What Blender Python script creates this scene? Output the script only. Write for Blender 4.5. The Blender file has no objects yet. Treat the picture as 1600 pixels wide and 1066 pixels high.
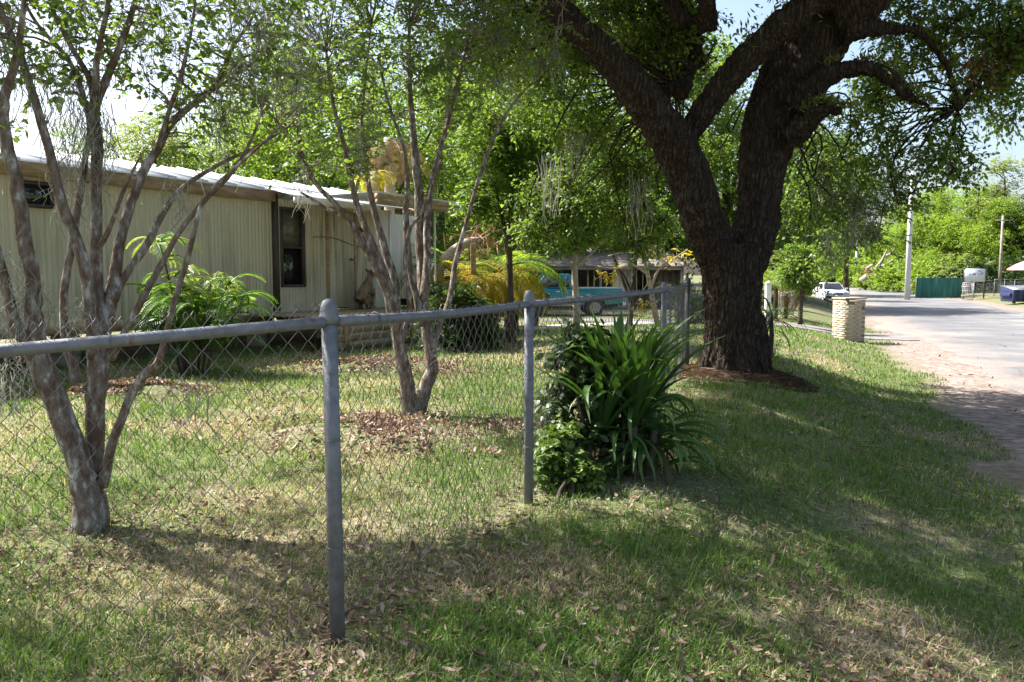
import bpy, bmesh, math, random
import numpy as np
from mathutils import Vector, Matrix

# ------------------------------------------------------------------ camera, sky, sun, exposure
SC = bpy.context.scene
COL = SC.collection
random.seed(7)
RNG = np.random.default_rng(11)
PI = math.pi
FPX, CAM_H, TH = 1291.0, 1.35, math.atan(105 / 1291.0)

cam_d = bpy.data.cameras.new('camera')
cam_d.sensor_width = 36.0
cam_d.lens = FPX / 1600 * 36
cam_d.clip_start = 0.05
cam_d.clip_end = 3000
cam = bpy.data.objects.new('camera', cam_d)
cam.location = (0, 0, CAM_H)
cam.rotation_euler = (PI / 2 - TH, 0, 0)
COL.objects.link(cam)
SC.camera = cam

SUN_TO = Vector((-0.92, 0.39, 0)).normalized()      # where the sun stands, on the ground plan
SUN_EL = math.radians(50)
sun_dir = Vector((SUN_TO.x * math.cos(SUN_EL), SUN_TO.y * math.cos(SUN_EL), math.sin(SUN_EL)))
world = bpy.data.worlds.new('World')
SC.world = world
world.use_nodes = True
wn = world.node_tree
bg = wn.nodes['Background']
sky = wn.nodes.new('ShaderNodeTexSky')
sky.sky_type = 'NISHITA'
sky.sun_disc = False
sky.sun_elevation = SUN_EL
sky.sun_rotation = math.atan2(SUN_TO.x, SUN_TO.y)
sky.dust_density = 3.5
sky.air_density = 1.0
sky.ozone_density = 1.0
wn.links.new(sky.outputs[0], bg.inputs[0])
bg.inputs[1].default_value = 0.105
sun_d = bpy.data.lights.new('sun', 'SUN')
sun_d.energy = 5.0
sun_d.angle = math.radians(0.53)
sun_d.color = (1.0, 0.97, 0.92)
sun = bpy.data.objects.new('sun', sun_d)
sun.rotation_euler = sun_dir.to_track_quat('Z', 'Y').to_euler()
COL.objects.link(sun)
SC.view_settings.view_transform = 'Standard'
SC.view_settings.look = 'None'
SC.view_settings.exposure = 1.6
SC.view_settings.gamma = 1.0
SC.render.engine = 'CYCLES'
SC.cycles.max_bounces = 6
SC.cycles.diffuse_bounces = 3
SC.cycles.transparent_max_bounces = 6

# ------------------------------------------------------------------ helpers
TX, TY = 0.3535, 0.9354            # direction of the road
NX, NY = 0.9354, -0.3535           # across it, to the right

def SN(s, n):
    return s * TX + n * NX, s * TY + n * NY

def ss(a, b, x):
    t = np.clip((np.asarray(x, float) - a) / (b - a), 0, 1)
    return t * t * (3 - 2 * t)

def vnoise(P, seed=0):
    P = np.asarray(P, float)
    i = np.floor(P).astype(np.int64)
    f = P - i
    f = f * f * (3 - 2 * f)
    def h(a, b, c):
        x = (a * 374761393 + b * 668265263 + c * 974634777 + seed * 1013904223) & 0xFFFFFFFF
        x = ((x ^ (x >> 13)) * 1274126177) & 0xFFFFFFFF
        x = (x ^ (x >> 16)) & 0xFFFFFF
        return x / float(0xFFFFFF)
    r = 0
    for dx in (0, 1):
        for dy in (0, 1):
            for dz in (0, 1):
                w = (f[:, 0] if dx else 1 - f[:, 0]) * (f[:, 1] if dy else 1 - f[:, 1]) * (f[:, 2] if dz else 1 - f[:, 2])
                r = r + w * h(i[:, 0] + dx, i[:, 1] + dy, i[:, 2] + dz)
    return r

def fbm(P, seed=0, octv=3):
    r, a, t = 0, 1.0, 0
    P = np.asarray(P, float)
    for k in range(octv):
        r = r + a * vnoise(P * 2 ** k, seed + k)
        t += a
        a *= .5
    return r / t

def n2(x, y, sc, seed=0, octv=2):
    x = np.atleast_1d(np.asarray(x, float)); y = np.atleast_1d(np.asarray(y, float))
    return fbm(np.stack([x * sc, y * sc, np.zeros_like(x)], 1), seed, octv)

def gz(x, y):
    x = np.asarray(x, float); y = np.asarray(y, float)
    shp = np.broadcast(x, y).shape
    x = np.broadcast_to(x, shp).ravel(); y = np.broadcast_to(y, shp).ravel()
    s = x * TX + y * TY
    n = x * NX + y * NY
    z = -.5 * ss(-1.3, 1.5, n) - .45 * ss(15, 60, s) * ss(-1, 1.5, n) - .3 * ss(18, 30, s) * (1 - ss(-1, 1.5, n)) + .28 * ss(11.6, 15, n)
    z = z + (n2(x, y, .9, 5, 2) - .5) * .05 * (1 - ss(.2, 1.3, n)) * (1 - ss(30, 60, s))
    return z.reshape(shp)

def gzf(x, y):
    return float(gz(np.array([x]), np.array([y]))[0])

def ray(u, v):
    dx, dy = (u - 800) / FPX, -(v - 533) / FPX
    return np.array([dx, math.cos(TH) + dy * math.sin(TH), -math.sin(TH) + dy * math.cos(TH)])

def at(u, v, Y):
    d = ray(u, v)
    return np.array([0, 0, CAM_H]) + d * (Y / d[1])

def gp(u, v):
    d = ray(u, v)
    t = 5.0
    for k in range(40):
        p = np.array([0, 0, CAM_H]) + d * t
        z = gzf(p[0], p[1])
        t2 = (z - CAM_H) / d[2]
        t = .5 * t + .5 * t2
    return np.array([0, 0, CAM_H]) + d * t

class MB:
    """collects vertices, quads and triangles"""
    def __init__(self):
        self.V, self.Q, self.T, self.C, self.n = [], [], [], [], 0
    def add(self, V, Q=None, T=None, C=None):
        V = np.asarray(V, float).reshape(-1, 3)
        self.V.append(V)
        if Q is not None and len(Q): self.Q.append(np.asarray(Q, np.int64).reshape(-1, 4) + self.n)
        if T is not None and len(T): self.T.append(np.asarray(T, np.int64).reshape(-1, 3) + self.n)
        if C is not None:
            C = np.asarray(C, float)
            if C.ndim == 1: C = np.tile(C, (len(V), 1))
            self.C.append(C[:, :3])
        self.n += len(V)
        return self
    def box(self, c, s, rz=0.0, M=None):
        x, y, z = s[0] / 2, s[1] / 2, s[2] / 2
        V = np.array([[-x, -y, -z], [x, -y, -z], [x, y, -z], [-x, y, -z], [-x, -y, z], [x, -y, z], [x, y, z], [-x, y, z]])
        if M is not None: V = V @ np.array(M).T
        if rz:
            a, b = math.cos(rz), math.sin(rz)
            V = V @ np.array([[a, b, 0], [-b, a, 0], [0, 0, 1]])
        return self.add(V + np.asarray(c, float), [[0, 3, 2, 1], [4, 5, 6, 7], [0, 1, 5, 4], [1, 2, 6, 5], [2, 3, 7, 6], [3, 0, 4, 7]])
    def tube(self, P, R, sides=6, cap=True, lump=0, C=None, seed=0):
        P = np.asarray(P, float); n = len(P)
        R = np.full(n, R, float) if np.isscalar(R) else np.asarray(R, float)
        T = np.gradient(P, axis=0)
        T /= np.linalg.norm(T, axis=1, keepdims=True) + 1e-12
        a = np.cross(T[0], [0, 0, 1.0])
        if np.linalg.norm(a) < .05: a = np.cross(T[0], [1.0, 0, 0])
        a /= np.linalg.norm(a)
        ang = np.arange(sides) / sides * 2 * PI
        ca, sa = np.cos(ang)[:, None], np.sin(ang)[:, None]
        V = []
        for k in range(n):
            a = a - T[k] * a.dot(T[k])
            a /= np.linalg.norm(a) + 1e-12
            b = np.cross(T[k], a)
            V.append(P[k] + R[k] * (a * ca + b * sa))
        V = np.array(V)
        if lump:
            D = V - P[:, None, :]
            nz = fbm(V.reshape(-1, 3) * (1.2 / max(R.max(), 1e-3)), seed, 2).reshape(n, sides, 1)
            V = P[:, None, :] + D * (1 + lump * (nz - .5) * 2)
        V = V.reshape(-1, 3)
        k = np.arange(n - 1)[:, None] * sides
        j = np.arange(sides)[None, :]
        j2 = (j + 1) % sides
        Q = np.stack([k + j, k + j2, k + sides + j2, k + sides + j], -1).reshape(-1, 4)
        Tt = []
        if cap:
            V = np.vstack([V, P[0], P[-1]])
            c0, c1 = n * sides, n * sides + 1
            jj = np.arange(sides); jj2 = (jj + 1) % sides
            Tt = np.vstack([np.stack([np.full(sides, c0), jj2, jj], 1), np.stack([np.full(sides, c1), (n - 1) * sides + jj, (n - 1) * sides + jj2], 1)])
        return self.add(V, Q, Tt, C)
    def ball(self, c, r, nu=12, nv=8, M=None):
        r = np.array([r, r, r], float) if np.isscalar(r) else np.asarray(r, float)
        P = []
        for i in range(nv + 1):
            t = PI * i / nv
            for j in range(nu):
                p = 2 * PI * j / nu
                P.append((math.sin(t) * math.cos(p), math.sin(t) * math.sin(p), math.cos(t)))
        V = np.array(P) * r
        if M is not None: V = V @ np.array(M).T
        Q = [[i * nu + j, i * nu + nu + j, i * nu + nu + (j + 1) % nu, i * nu + (j + 1) % nu] for i in range(nv) for j in range(nu)]
        return self.add(V + np.asarray(c, float), Q)
    def lathe(self, prof, c, sides=16):
        V, n = [], len(prof)
        for r, z in prof:
            for j in range(sides):
                a = 2 * PI * j / sides
                V.append((c[0] + max(r, 1e-4) * math.cos(a), c[1] + max(r, 1e-4) * math.sin(a), c[2] + z))
        Q = [[i * sides + j, i * sides + (j + 1) % sides, (i + 1) * sides + (j + 1) % sides, (i + 1) * sides + j] for i in range(n - 1) for j in range(sides)]
        return self.add(V, Q)
    def prism(self, poly, y0, y1):
        """closed polygon in x,z pushed along y (local)"""
        n = len(poly)
        V = [(x, y0, z) for x, z in poly] + [(x, y1, z) for x, z in poly]
        Q = [[i, (i + 1) % n, n + (i + 1) % n, n + i] for i in range(n)]
        base = self.n
        self.add(V, Q)
        self.ng = getattr(self, 'ng', [])
        self.ng += [[base + i for i in range(n)][::-1], [base + n + i for i in range(n)]]
        return self
    def xf(self, M):
        M = np.array(M)
        self.V = [v @ M[:3, :3].T + M[:3, 3] for v in self.V]
        return self
    def mesh(self, name, mat, smooth=False):
        me = bpy.data.meshes.new(name)
        V = np.vstack(self.V)
        Q = np.vstack(self.Q) if self.Q else np.zeros((0, 4), np.int64)
        T = np.vstack(self.T) if self.T else np.zeros((0, 3), np.int64)
        ng = getattr(self, 'ng', [])
        loops = np.concatenate([Q.ravel(), T.ravel()] + [np.array(g) for g in ng]).astype(np.int32)
        tot = np.concatenate([np.full(len(Q), 4), np.full(len(T), 3), np.array([len(g) for g in ng], int)]).astype(np.int32)
        start = np.concatenate([[0], np.cumsum(tot)[:-1]]).astype(np.int32)
        me.vertices.add(len(V)); me.vertices.foreach_set('co', V.astype(np.float32).ravel())
        me.loops.add(len(loops)); me.loops.foreach_set('vertex_index', loops)
        me.polygons.add(len(tot)); me.polygons.foreach_set('loop_start', start)
        me.update(calc_edges=True)
        if self.C:
            C = np.vstack(self.C)
            ca = me.color_attributes.new('Col', 'FLOAT_COLOR', 'POINT')
            ca.data.foreach_set('color', np.hstack([C, np.ones((len(C), 1))]).astype(np.float32).ravel())
        if mat is not None: me.materials.append(mat)
        if smooth: me.polygons.foreach_set('use_smooth', np.ones(len(tot), bool))
        me.update()
        return me

def link(name, me, parent=None, local=False):
    o = bpy.data.objects.new(name, me)
    COL.objects.link(o)
    if parent is not None:
        o.parent = parent
        if not local:
            M = Matrix.Identity(4)
            q = parent
            while q is not None:
                M = q.matrix_basis @ M if q.parent is None else q.matrix_parent_inverse @ q.matrix_basis @ M
                q = q.parent
            o.matrix_parent_inverse = M.inverted()
    return o

STUFF = {'spanish_moss', 'dead_leaf_tuft', 'resurrection_fern', 'loose_leaves', 'straw', 'dead_leaves', 'twigs', 'dead_fronds'}
def obj(name, mb, mat, parent=None, smooth=False, local=False, bevel=0):
    o = link(name, mb.mesh(name, mat, smooth), parent, local)
    if name in STUFF and parent is not None: o['kind'] = 'stuff'
    if bevel:
        m = o.modifiers.new('bevel', 'BEVEL'); m.width = bevel; m.segments = 2; m.limit_method = 'ANGLE'; m.angle_limit = .6
    return o

def tag(o, label=None, cat=None, group=None, kind=None):
    if label: o['label'] = label
    if cat: o['category'] = cat
    if group: o['group'] = group
    if kind: o['kind'] = kind
    return o

def thing(name, label, cat, loc=(0, 0, 0), rz=0, group=None):
    o = bpy.data.objects.new(name, None)
    COL.objects.link(o)
    o.location = [float(a) for a in loc]
    o.rotation_euler = (0, 0, rz)
    o.empty_display_size = .2
    return tag(o, label, cat, group)

def copy_tree(o, parent=None):
    c = o.copy()
    COL.objects.link(c)
    c.parent = parent
    for ch in list(o.children):
        copy_tree(ch, c)
    return c

def remeshed(mb, voxel, mat, smooth_it=4):
    o = bpy.data.objects.new('tmp', mb.mesh('tmp', mat, True))
    COL.objects.link(o)
    m = o.modifiers.new('r', 'REMESH'); m.mode = 'VOXEL'; m.voxel_size = voxel; m.use_smooth_shade = True
    if smooth_it:
        m2 = o.modifiers.new('s', 'SMOOTH'); m2.iterations = smooth_it; m2.factor = .5
    dg = bpy.context.evaluated_depsgraph_get()
    me = bpy.data.meshes.new_from_object(o.evaluated_get(dg))
    bpy.data.objects.remove(o)
    if not me.materials: me.materials.append(mat)
    return me

def smooth_path(P, R, k=4):
    P = np.asarray(P, float); R = np.asarray(R, float)
    Pp = np.vstack([2 * P[0] - P[1], P, 2 * P[-1] - P[-2]])
    Rr = np.concatenate([[R[0]], R, [R[-1]]])
    oP, oR = [], []
    for i in range(1, len(Pp) - 2):
        for j in range(k):
            t = j / k
            a, b, c, d = Pp[i - 1], Pp[i], Pp[i + 1], Pp[i + 2]
            oP.append(.5 * ((2 * b) + (-a + c) * t + (2 * a - 5 * b + 4 * c - d) * t * t + (-a + 3 * b - 3 * c + d) * t ** 3))
            oR.append(Rr[i] * (1 - t) + Rr[i + 1] * t)
    oP.append(P[-1]); oR.append(R[-1])
    return np.array(oP), np.array(oR)

def trace(lst, Y0, Y1=None, k=4):
    """polyline through picture points, each at its own distance from the camera"""
    Y1 = Y0 if Y1 is None else Y1
    P, R = [], []
    for i, (u, v, r) in enumerate(lst):
        Y = Y0 + (Y1 - Y0) * i / max(1, len(lst) - 1)
        P.append(at(u, v, Y)); R.append(r * Y / FPX)
    return smooth_path(P, R, k)

# ------------------------------------------------------------------ materials
def nodes(name):
    m = bpy.data.materials.new(name)
    m.use_nodes = True
    nt = m.node_tree
    return m, nt, nt.nodes['Principled BSDF'], nt.links

def N(nt, t, **kw):
    n = nt.nodes.new(t)
    for k, v in kw.items(): setattr(n, k, v)
    return n

def ramp(nt, stops):
    r = nt.nodes.new('ShaderNodeValToRGB')
    e = r.color_ramp.elements
    while len(e) > 1: e.remove(e[-1])
    e[0].position = stops[0][0]; e[0].color = (*stops[0][1], 1)
    for p, c in stops[1:]:
        x = e.new(p); x.color = (*c, 1)
    return r

def pmat(name, c1, c2=None, rough=.7, metal=0, scale=4, stretch=(1, 1, 1), bump=0, bscale=None, detail=5, spec=.5, lo=.35, hi=.65, c3=None):
    m, nt, b, L = nodes(name)
    b.inputs['Roughness'].default_value = rough
    b.inputs['Metallic'].default_value = metal
    b.inputs['Specular IOR Level'].default_value = spec
    tc = N(nt, 'ShaderNodeTexCoord')
    mp = N(nt, 'ShaderNodeMapping'); mp.inputs['Scale'].default_value = stretch
    L.new(tc.outputs['Object'], mp.inputs[0])
    nz = N(nt, 'ShaderNodeTexNoise'); nz.inputs['Scale'].default_value = scale; nz.inputs['Detail'].default_value = detail; nz.inputs['Roughness'].default_value = .6
    L.new(mp.outputs[0], nz.inputs['Vector'])
    st = [(lo, c1), (hi, c2 or c1)]
    if c3: st.append((min(.99, hi + .1), c3))
    r = ramp(nt, st)
    L.new(nz.outputs['Fac'], r.inputs[0])
    L.new(r.outputs[0], b.inputs['Base Color'])
    if bump:
        n2_ = N(nt, 'ShaderNodeTexNoise'); n2_.inputs['Scale'].default_value = bscale or scale * 3; n2_.inputs['Detail'].default_value = 6
        L.new(mp.outputs[0], n2_.inputs['Vector'])
        bp = N(nt, 'ShaderNodeBump'); bp.inputs['Strength'].default_value = bump; bp.inputs['Distance'].default_value = .02
        L.new(n2_.outputs['Fac'], bp.inputs['Height'])
        L.new(bp.outputs[0], b.inputs['Normal'])
    return m

def leafmat(name, rough=.45, trans=.5, tint=(1.15, 1.2, .55), spec=.4):
    m, nt, b, L = nodes(name)
    at_ = N(nt, 'ShaderNodeAttribute', attribute_name='Col')
    L.new(at_.outputs['Color'], b.inputs['Base Color'])
    b.inputs['Roughness'].default_value = rough
    b.inputs['Specular IOR Level'].default_value = spec
    tr = N(nt, 'ShaderNodeBsdfTranslucent')
    mx = N(nt, 'ShaderNodeMix', data_type='RGBA', blend_type='MULTIPLY'); mx.inputs[0].default_value = 1
    L.new(at_.outputs['Color'], mx.inputs[6]); mx.inputs[7].default_value = (tint[0] * 1.4, tint[1] * 1.4, tint[2] * 1.4, 1)
    L.new(mx.outputs[2], tr.inputs[0])
    ms = N(nt, 'ShaderNodeMixShader'); ms.inputs[0].default_value = trans
    L.new(b.outputs[0], ms.inputs[1]); L.new(tr.outputs[0], ms.inputs[2])
    L.new(ms.outputs[0], nt.nodes['Material Output'].inputs[0])
    return m

M = {}
M['leaf'] = leafmat('leaf')
M['glossy_leaf'] = leafmat('glossy_leaf', .48, .25, spec=.4)
M['grass'] = leafmat('grass_blade', .6, .3, spec=.2)
M['litter'] = leafmat('dead_leaf', .75, .12, (1.1, .9, .7), spec=.2)
M['moss'] = leafmat('spanish_moss', .9, .25, (1, 1, 1), spec=.1)
def oak_bark_material():
    m, nt, b, L = nodes('oak_bark')
    b.inputs['Roughness'].default_value = .95
    b.inputs['Specular IOR Level'].default_value = .08
    tc = N(nt, 'ShaderNodeTexCoord')
    wz = N(nt, 'ShaderNodeTexNoise'); wz.inputs['Scale'].default_value = 3.0; wz.inputs['Detail'].default_value = 4
    L.new(tc.outputs['Object'], wz.inputs['Vector'])
    ad = N(nt, 'ShaderNodeVectorMath', operation='MULTIPLY_ADD'); ad.inputs[1].default_value = (.20, .20, .6)
    L.new(wz.outputs['Color'], ad.inputs[0]); L.new(tc.outputs['Object'], ad.inputs[2])
    mp = N(nt, 'ShaderNodeMapping'); mp.inputs['Scale'].default_value = (1, 1, .19)
    L.new(ad.outputs[0], mp.inputs[0])
    vo = N(nt, 'ShaderNodeTexVoronoi', feature='DISTANCE_TO_EDGE'); vo.inputs['Scale'].default_value = 19
    L.new(mp.outputs[0], vo.inputs['Vector'])
    fn = N(nt, 'ShaderNodeTexNoise'); fn.inputs['Scale'].default_value = 40; fn.inputs['Detail'].default_value = 6
    L.new(mp.outputs[0], fn.inputs['Vector'])
    r = ramp(nt, [(.0, (.030, .022, .017)), (.10, (.048, .036, .028)), (.5, (.074, .057, .045))])
    L.new(vo.outputs['Distance'], r.inputs[0])
    li = N(nt, 'ShaderNodeTexNoise'); li.inputs['Scale'].default_value = 6; li.inputs['Detail'].default_value = 9; li.inputs['Roughness'].default_value = .75
    L.new(tc.outputs['Object'], li.inputs['Vector'])
    lr = ramp(nt, [(.52, (0, 0, 0)), (.75, (.45, .45, .45))]); L.new(li.outputs['Fac'], lr.inputs[0])
    x = N(nt, 'ShaderNodeMix', data_type='RGBA'); L.new(lr.outputs[0], x.inputs[0]); L.new(r.outputs[0], x.inputs[6]); x.inputs[7].default_value = (.15, .145, .125, 1)
    g = ramp(nt, [(.3, (.6, .6, .6)), (.7, (1.25, 1.2, 1.15))]); L.new(fn.outputs['Fac'], g.inputs[0])
    y = N(nt, 'ShaderNodeMix', data_type='RGBA', blend_type='MULTIPLY'); y.inputs[0].default_value = 1
    L.new(x.outputs[2], y.inputs[6]); L.new(g.outputs[0], y.inputs[7]); L.new(y.outputs[2], b.inputs['Base Color'])
    hr = N(nt, 'ShaderNodeMapRange'); hr.inputs[2].default_value = .22; L.new(vo.outputs['Distance'], hr.inputs[0])
    hh = N(nt, 'ShaderNodeMath', operation='MULTIPLY_ADD'); hh.inputs[1].default_value = .35; L.new(fn.outputs['Fac'], hh.inputs[0]); L.new(hr.outputs[0], hh.inputs[2])
    bp = N(nt, 'ShaderNodeBump'); bp.inputs['Strength'].default_value = .8; bp.inputs['Distance'].default_value = .03
    L.new(hh.outputs[0], bp.inputs['Height']); L.new(bp.outputs[0], b.inputs['Normal'])
    return m
M['oak_bark'] = oak_bark_material()
M['myrtle_bark'] = pmat('myrtle_bark', (.115, .072, .052), (.20, .165, .132), .9, scale=24, stretch=(1, 1, .45), bump=.7, bscale=70, lo=.40, hi=.55, c3=(.40, .385, .355), spec=.12, detail=8)
M['bark'] = pmat('bark', (.035, .025, .018), (.12, .095, .07), .9, scale=8, stretch=(1, 1, .3), bump=.6, bscale=30, spec=.15)
M['pale_bark'] = pmat('pale_bark', (.28, .22, .16), (.48, .40, .31), .85, scale=9, stretch=(1, 1, 3), bump=.4, spec=.2)
M['galv'] = pmat('galvanised_steel', (.125, .128, .135), (.20, .205, .215), .6, .4, scale=22, bump=.15, bscale=120, c3=(.15, .105, .075), lo=.3, hi=.64)
M['wire'] = pmat('fence_wire', (.085, .075, .07), (.20, .19, .185), .6, .6, scale=9)
M['tan'] = None

# ------------------------------------------------------------------ ground, road, paths
def ground_material():
    m, nt, b, L = nodes('lawn_and_dirt')
    b.inputs['Roughness'].default_value = .95
    b.inputs['Specular IOR Level'].default_value = .1
    ge = N(nt, 'ShaderNodeNewGeometry')
    def noise(sc, det=4, seed=0):
        n = N(nt, 'ShaderNodeTexNoise'); n.inputs['Scale'].default_value = sc; n.inputs['Detail'].default_value = det
        mp = N(nt, 'ShaderNodeMapping'); mp.inputs['Location'].default_value = (seed, seed * 1.7, 0)
        L.new(ge.outputs['Position'], mp.inputs[0]); L.new(mp.outputs[0], n.inputs['Vector'])
        return n
    def mix(fac, a, c):
        x = N(nt, 'ShaderNodeMix', data_type='RGBA')
        L.new(fac, x.inputs[0])
        for s, v in ((6, a), (7, c)):
            if isinstance(v, tuple): x.inputs[s].default_value = (*v, 1)
            else: L.new(v, x.inputs[s])
        return x.outputs[2]
    fine = noise(38, 6)
    soil = ramp(nt, [(.3, (.075, .055, .035)), (.5, (.20, .16, .11)), (.7, (.38, .33, .25))])
    L.new(fine.outputs['Fac'], soil.inputs[0])
    gfine = noise(24, 5, 3)
    grs = ramp(nt, [(.3, (.045, .062, .02)), (.55, (.115, .14, .05)), (.75, (.22, .22, .105))])
    L.new(gfine.outputs['Fac'], grs.inputs[0])
    big = noise(1.1, 4, 9)
    r1 = ramp(nt, [(.38, (.25, .25, .25)), (.58, (.95, .95, .95))])
    L.new(big.outputs['Fac'], r1.inputs[0])
    lawn = mix(r1.outputs[0], soil.outputs[0], grs.outputs[0])
    # dirt shoulder beside the road: the distance from the fence line decides
    dot = N(nt, 'ShaderNodeVectorMath', operation='DOT_PRODUCT'); dot.inputs[1].default_value = (NX, NY, 0)
    L.new(ge.outputs['Position'], dot.inputs[0])
    wob = noise(.8, 5, 4)
    ad = N(nt, 'ShaderNodeMath', operation='MULTIPLY_ADD'); ad.inputs[1].default_value = 1.6
    L.new(wob.outputs['Fac'], ad.inputs[0]); L.new(dot.outputs['Value'], ad.inputs[2])
    mr = N(nt, 'ShaderNodeMapRange'); mr.inputs[1].default_value = 2.0; mr.inputs[2].default_value = 2.8; mr.interpolation_type = 'SMOOTHSTEP'
    L.new(ad.outputs[0], mr.inputs[0])
    mr2 = N(nt, 'ShaderNodeMapRange'); mr2.inputs[1].default_value = 12.6; mr2.inputs[2].default_value = 13.6; mr2.inputs[3].default_value = 1; mr2.inputs[4].default_value = 0
    L.new(ad.outputs[0], mr2.inputs[0])
    mu = N(nt, 'ShaderNodeMath', operation='MULTIPLY'); L.new(mr.outputs[0], mu.inputs[0]); L.new(mr2.outputs[0], mu.inputs[1])
    df = noise(9, 7, 6)
    dirt = ramp(nt, [(.3, (.13, .097, .08)), (.5, (.225, .175, .147)), (.7, (.35, .29, .25))])
    L.new(df.outputs['Fac'], dirt.inputs[0])
    col = mix(mu.outputs[0], lawn, dirt.outputs[0])
    L.new(col, b.inputs['Base Color'])
    bp = N(nt, 'ShaderNodeBump'); bp.inputs['Strength'].default_value = .7; bp.inputs['Distance'].default_value = .02
    L.new(fine.outputs['Fac'], bp.inputs['Height']); L.new(bp.outputs[0], b.inputs['Normal'])
    return m

def sheet(name, S, Nn, mat, dz=0.0, warp=None):
    S = np.asarray(S, float); Nn = np.asarray(Nn, float)
    sg, ng = np.meshgrid(S, Nn, indexing='ij')
    if warp: ng = warp(sg, ng)
    x = sg * TX + ng * NX; y = sg * TY + ng * NY
    z = gz(x, y) + dz
    a, c = len(S), len(Nn)
    i = np.arange(a - 1)[:, None] * c + np.arange(c - 1)[None, :]
    Q = np.stack([i, i + 1, i + c + 1, i + c], -1).reshape(-1, 4)[:, ::-1]
    mb = MB().add(np.stack([x, y, z], -1).reshape(-1, 3), Q)
    return tag(obj(name, mb, mat, smooth=True), kind='structure')

geo = [60 * 1.12 ** k for k in range(1, 24)]
S_L = np.concatenate([[-60, -30, -15], np.arange(-8, 40, .25), np.arange(40, 60.1, 1), geo])
N_L = np.concatenate([-np.array([20 * 1.25 ** k for k in range(16)][::-1]), np.arange(-19.5, 2, .25), np.arange(2, 16.1, .5), [16 * 1.25 ** k for k in range(1, 17)]])
M['ground'] = ground_material()
sheet('lawn_ground', S_L, N_L, M['ground'])

def road_material():
    m, nt, b, L = nodes('worn_asphalt')
    b.inputs['Roughness'].default_value = .9
    b.inputs['Specular IOR Level'].default_value = .25
    ge = N(nt, 'ShaderNodeNewGeometry')
    n1 = N(nt, 'ShaderNodeTexNoise'); n1.inputs['Scale'].default_value = .45; n1.inputs['Detail'].default_value = 6
    n2_ = N(nt, 'ShaderNodeTexNoise'); n2_.inputs['Scale'].default_value = 45; n2_.inputs['Detail'].default_value = 4
    L.new(ge.outputs['Position'], n1.inputs['Vector']); L.new(ge.outputs['Position'], n2_.inputs['Vector'])
    a = ramp(nt, [(.35, (.13, .128, .13)), (.55, (.18, .178, .178)), (.72, (.27, .25, .23))])
    L.new(n1.outputs['Fac'], a.inputs[0])
    g = ramp(nt, [(.3, (.6, .6, .6)), (.7, (1.15, 1.15, 1.15))])
    L.new(n2_.outputs['Fac'], g.inputs[0])
    x = N(nt, 'ShaderNodeMix', data_type='RGBA', blend_type='MULTIPLY'); x.inputs[0].default_value = 1
    L.new(a.outputs[0], x.inputs[6]); L.new(g.outputs[0], x.inputs[7])
    cw = N(nt, 'ShaderNodeVectorMath', operation='MULTIPLY_ADD'); cw.inputs[1].default_value = (1.4, 1.4, 0)
    L.new(n1.outputs['Color'], cw.inputs[0]); L.new(ge.outputs['Position'], cw.inputs[2])
    cv = N(nt, 'ShaderNodeTexVoronoi', feature='DISTANCE_TO_EDGE'); cv.inputs['Scale'].default_value = .55
    L.new(cw.outputs[0], cv.inputs['Vector'])
    cr_ = ramp(nt, [(.0, (.35, .35, .35)), (.008, (1, 1, 1))]); L.new(cv.outputs['Distance'], cr_.inputs[0])
    xc = N(nt, 'ShaderNodeMix', data_type='RGBA', blend_type='MULTIPLY'); xc.inputs[0].default_value = 1
    L.new(x.outputs[2], xc.inputs[6]); L.new(cr_.outputs[0], xc.inputs[7]); x = xc
    dot = N(nt, 'ShaderNodeVectorMath', operation='DOT_PRODUCT'); dot.inputs[1].default_value = (NX, NY, 0)
    L.new(ge.outputs['Position'], dot.inputs[0])
    n3 = N(nt, 'ShaderNodeTexNoise'); n3.inputs['Scale'].default_value = 1.3; n3.inputs['Detail'].default_value = 8; n3.inputs['Roughness'].default_value = .7
    L.new(ge.outputs['Position'], n3.inputs['Vector'])
    ad = N(nt, 'ShaderNodeMath', operation='MULTIPLY_ADD'); ad.inputs[1].default_value = 5.0
    L.new(n3.outputs['Fac'], ad.inputs[0]); L.new(dot.outputs['Value'], ad.inputs[2])
    mr = N(nt, 'ShaderNodeMapRange'); mr.inputs[1].default_value = 5.0; mr.inputs[2].default_value = 6.6; mr.inputs[3].default_value = 1; mr.inputs[4].default_value = 0
    L.new(ad.outputs[0], mr.inputs[0])
    dirt = ramp(nt, [(.3, (.16, .125, .105)), (.5, (.24, .195, .165)), (.7, (.35, .30, .26))])
    L.new(n2_.outputs['Fac'], dirt.inputs[0])
    y_ = N(nt, 'ShaderNodeMix', data_type='RGBA'); L.new(mr.outputs[0], y_.inputs[0]); L.new(x.outputs[2], y_.inputs[6]); L.new(dirt.outputs[0], y_.inputs[7])
    L.new(y_.outputs[2], b.inputs['Base Color'])
    bp = N(nt, 'ShaderNodeBump'); bp.inputs['Strength'].default_value = .4; bp.inputs['Distance'].default_value = .01
    L.new(n2_.outputs['Fac'], bp.inputs['Height']); L.new(bp.outputs[0], b.inputs['Normal'])
    return m
M['road'] = road_material()
def road_warp(sg, ng):
    w = (n2(sg.ravel(), np.zeros(sg.size), .35, 21, 3).reshape(sg.shape) - .5) * 1.3
    w2 = (n2(sg.ravel(), np.zeros(sg.size) + 9, .2, 22, 3).reshape(sg.shape) - .5) * 2.0
    t = (ng - 2.3) / (10.8 - 2.3)
    near = 1.1 * (1 - ss(14, 34, sg)) - .3
    return ng + (w + near) * (1 - t) + w2 * t
S_R = S_L[S_L > -20]
sheet('road', S_R, np.linspace(2.3, 10.8, 18), M['road'], .006, road_warp)
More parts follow.
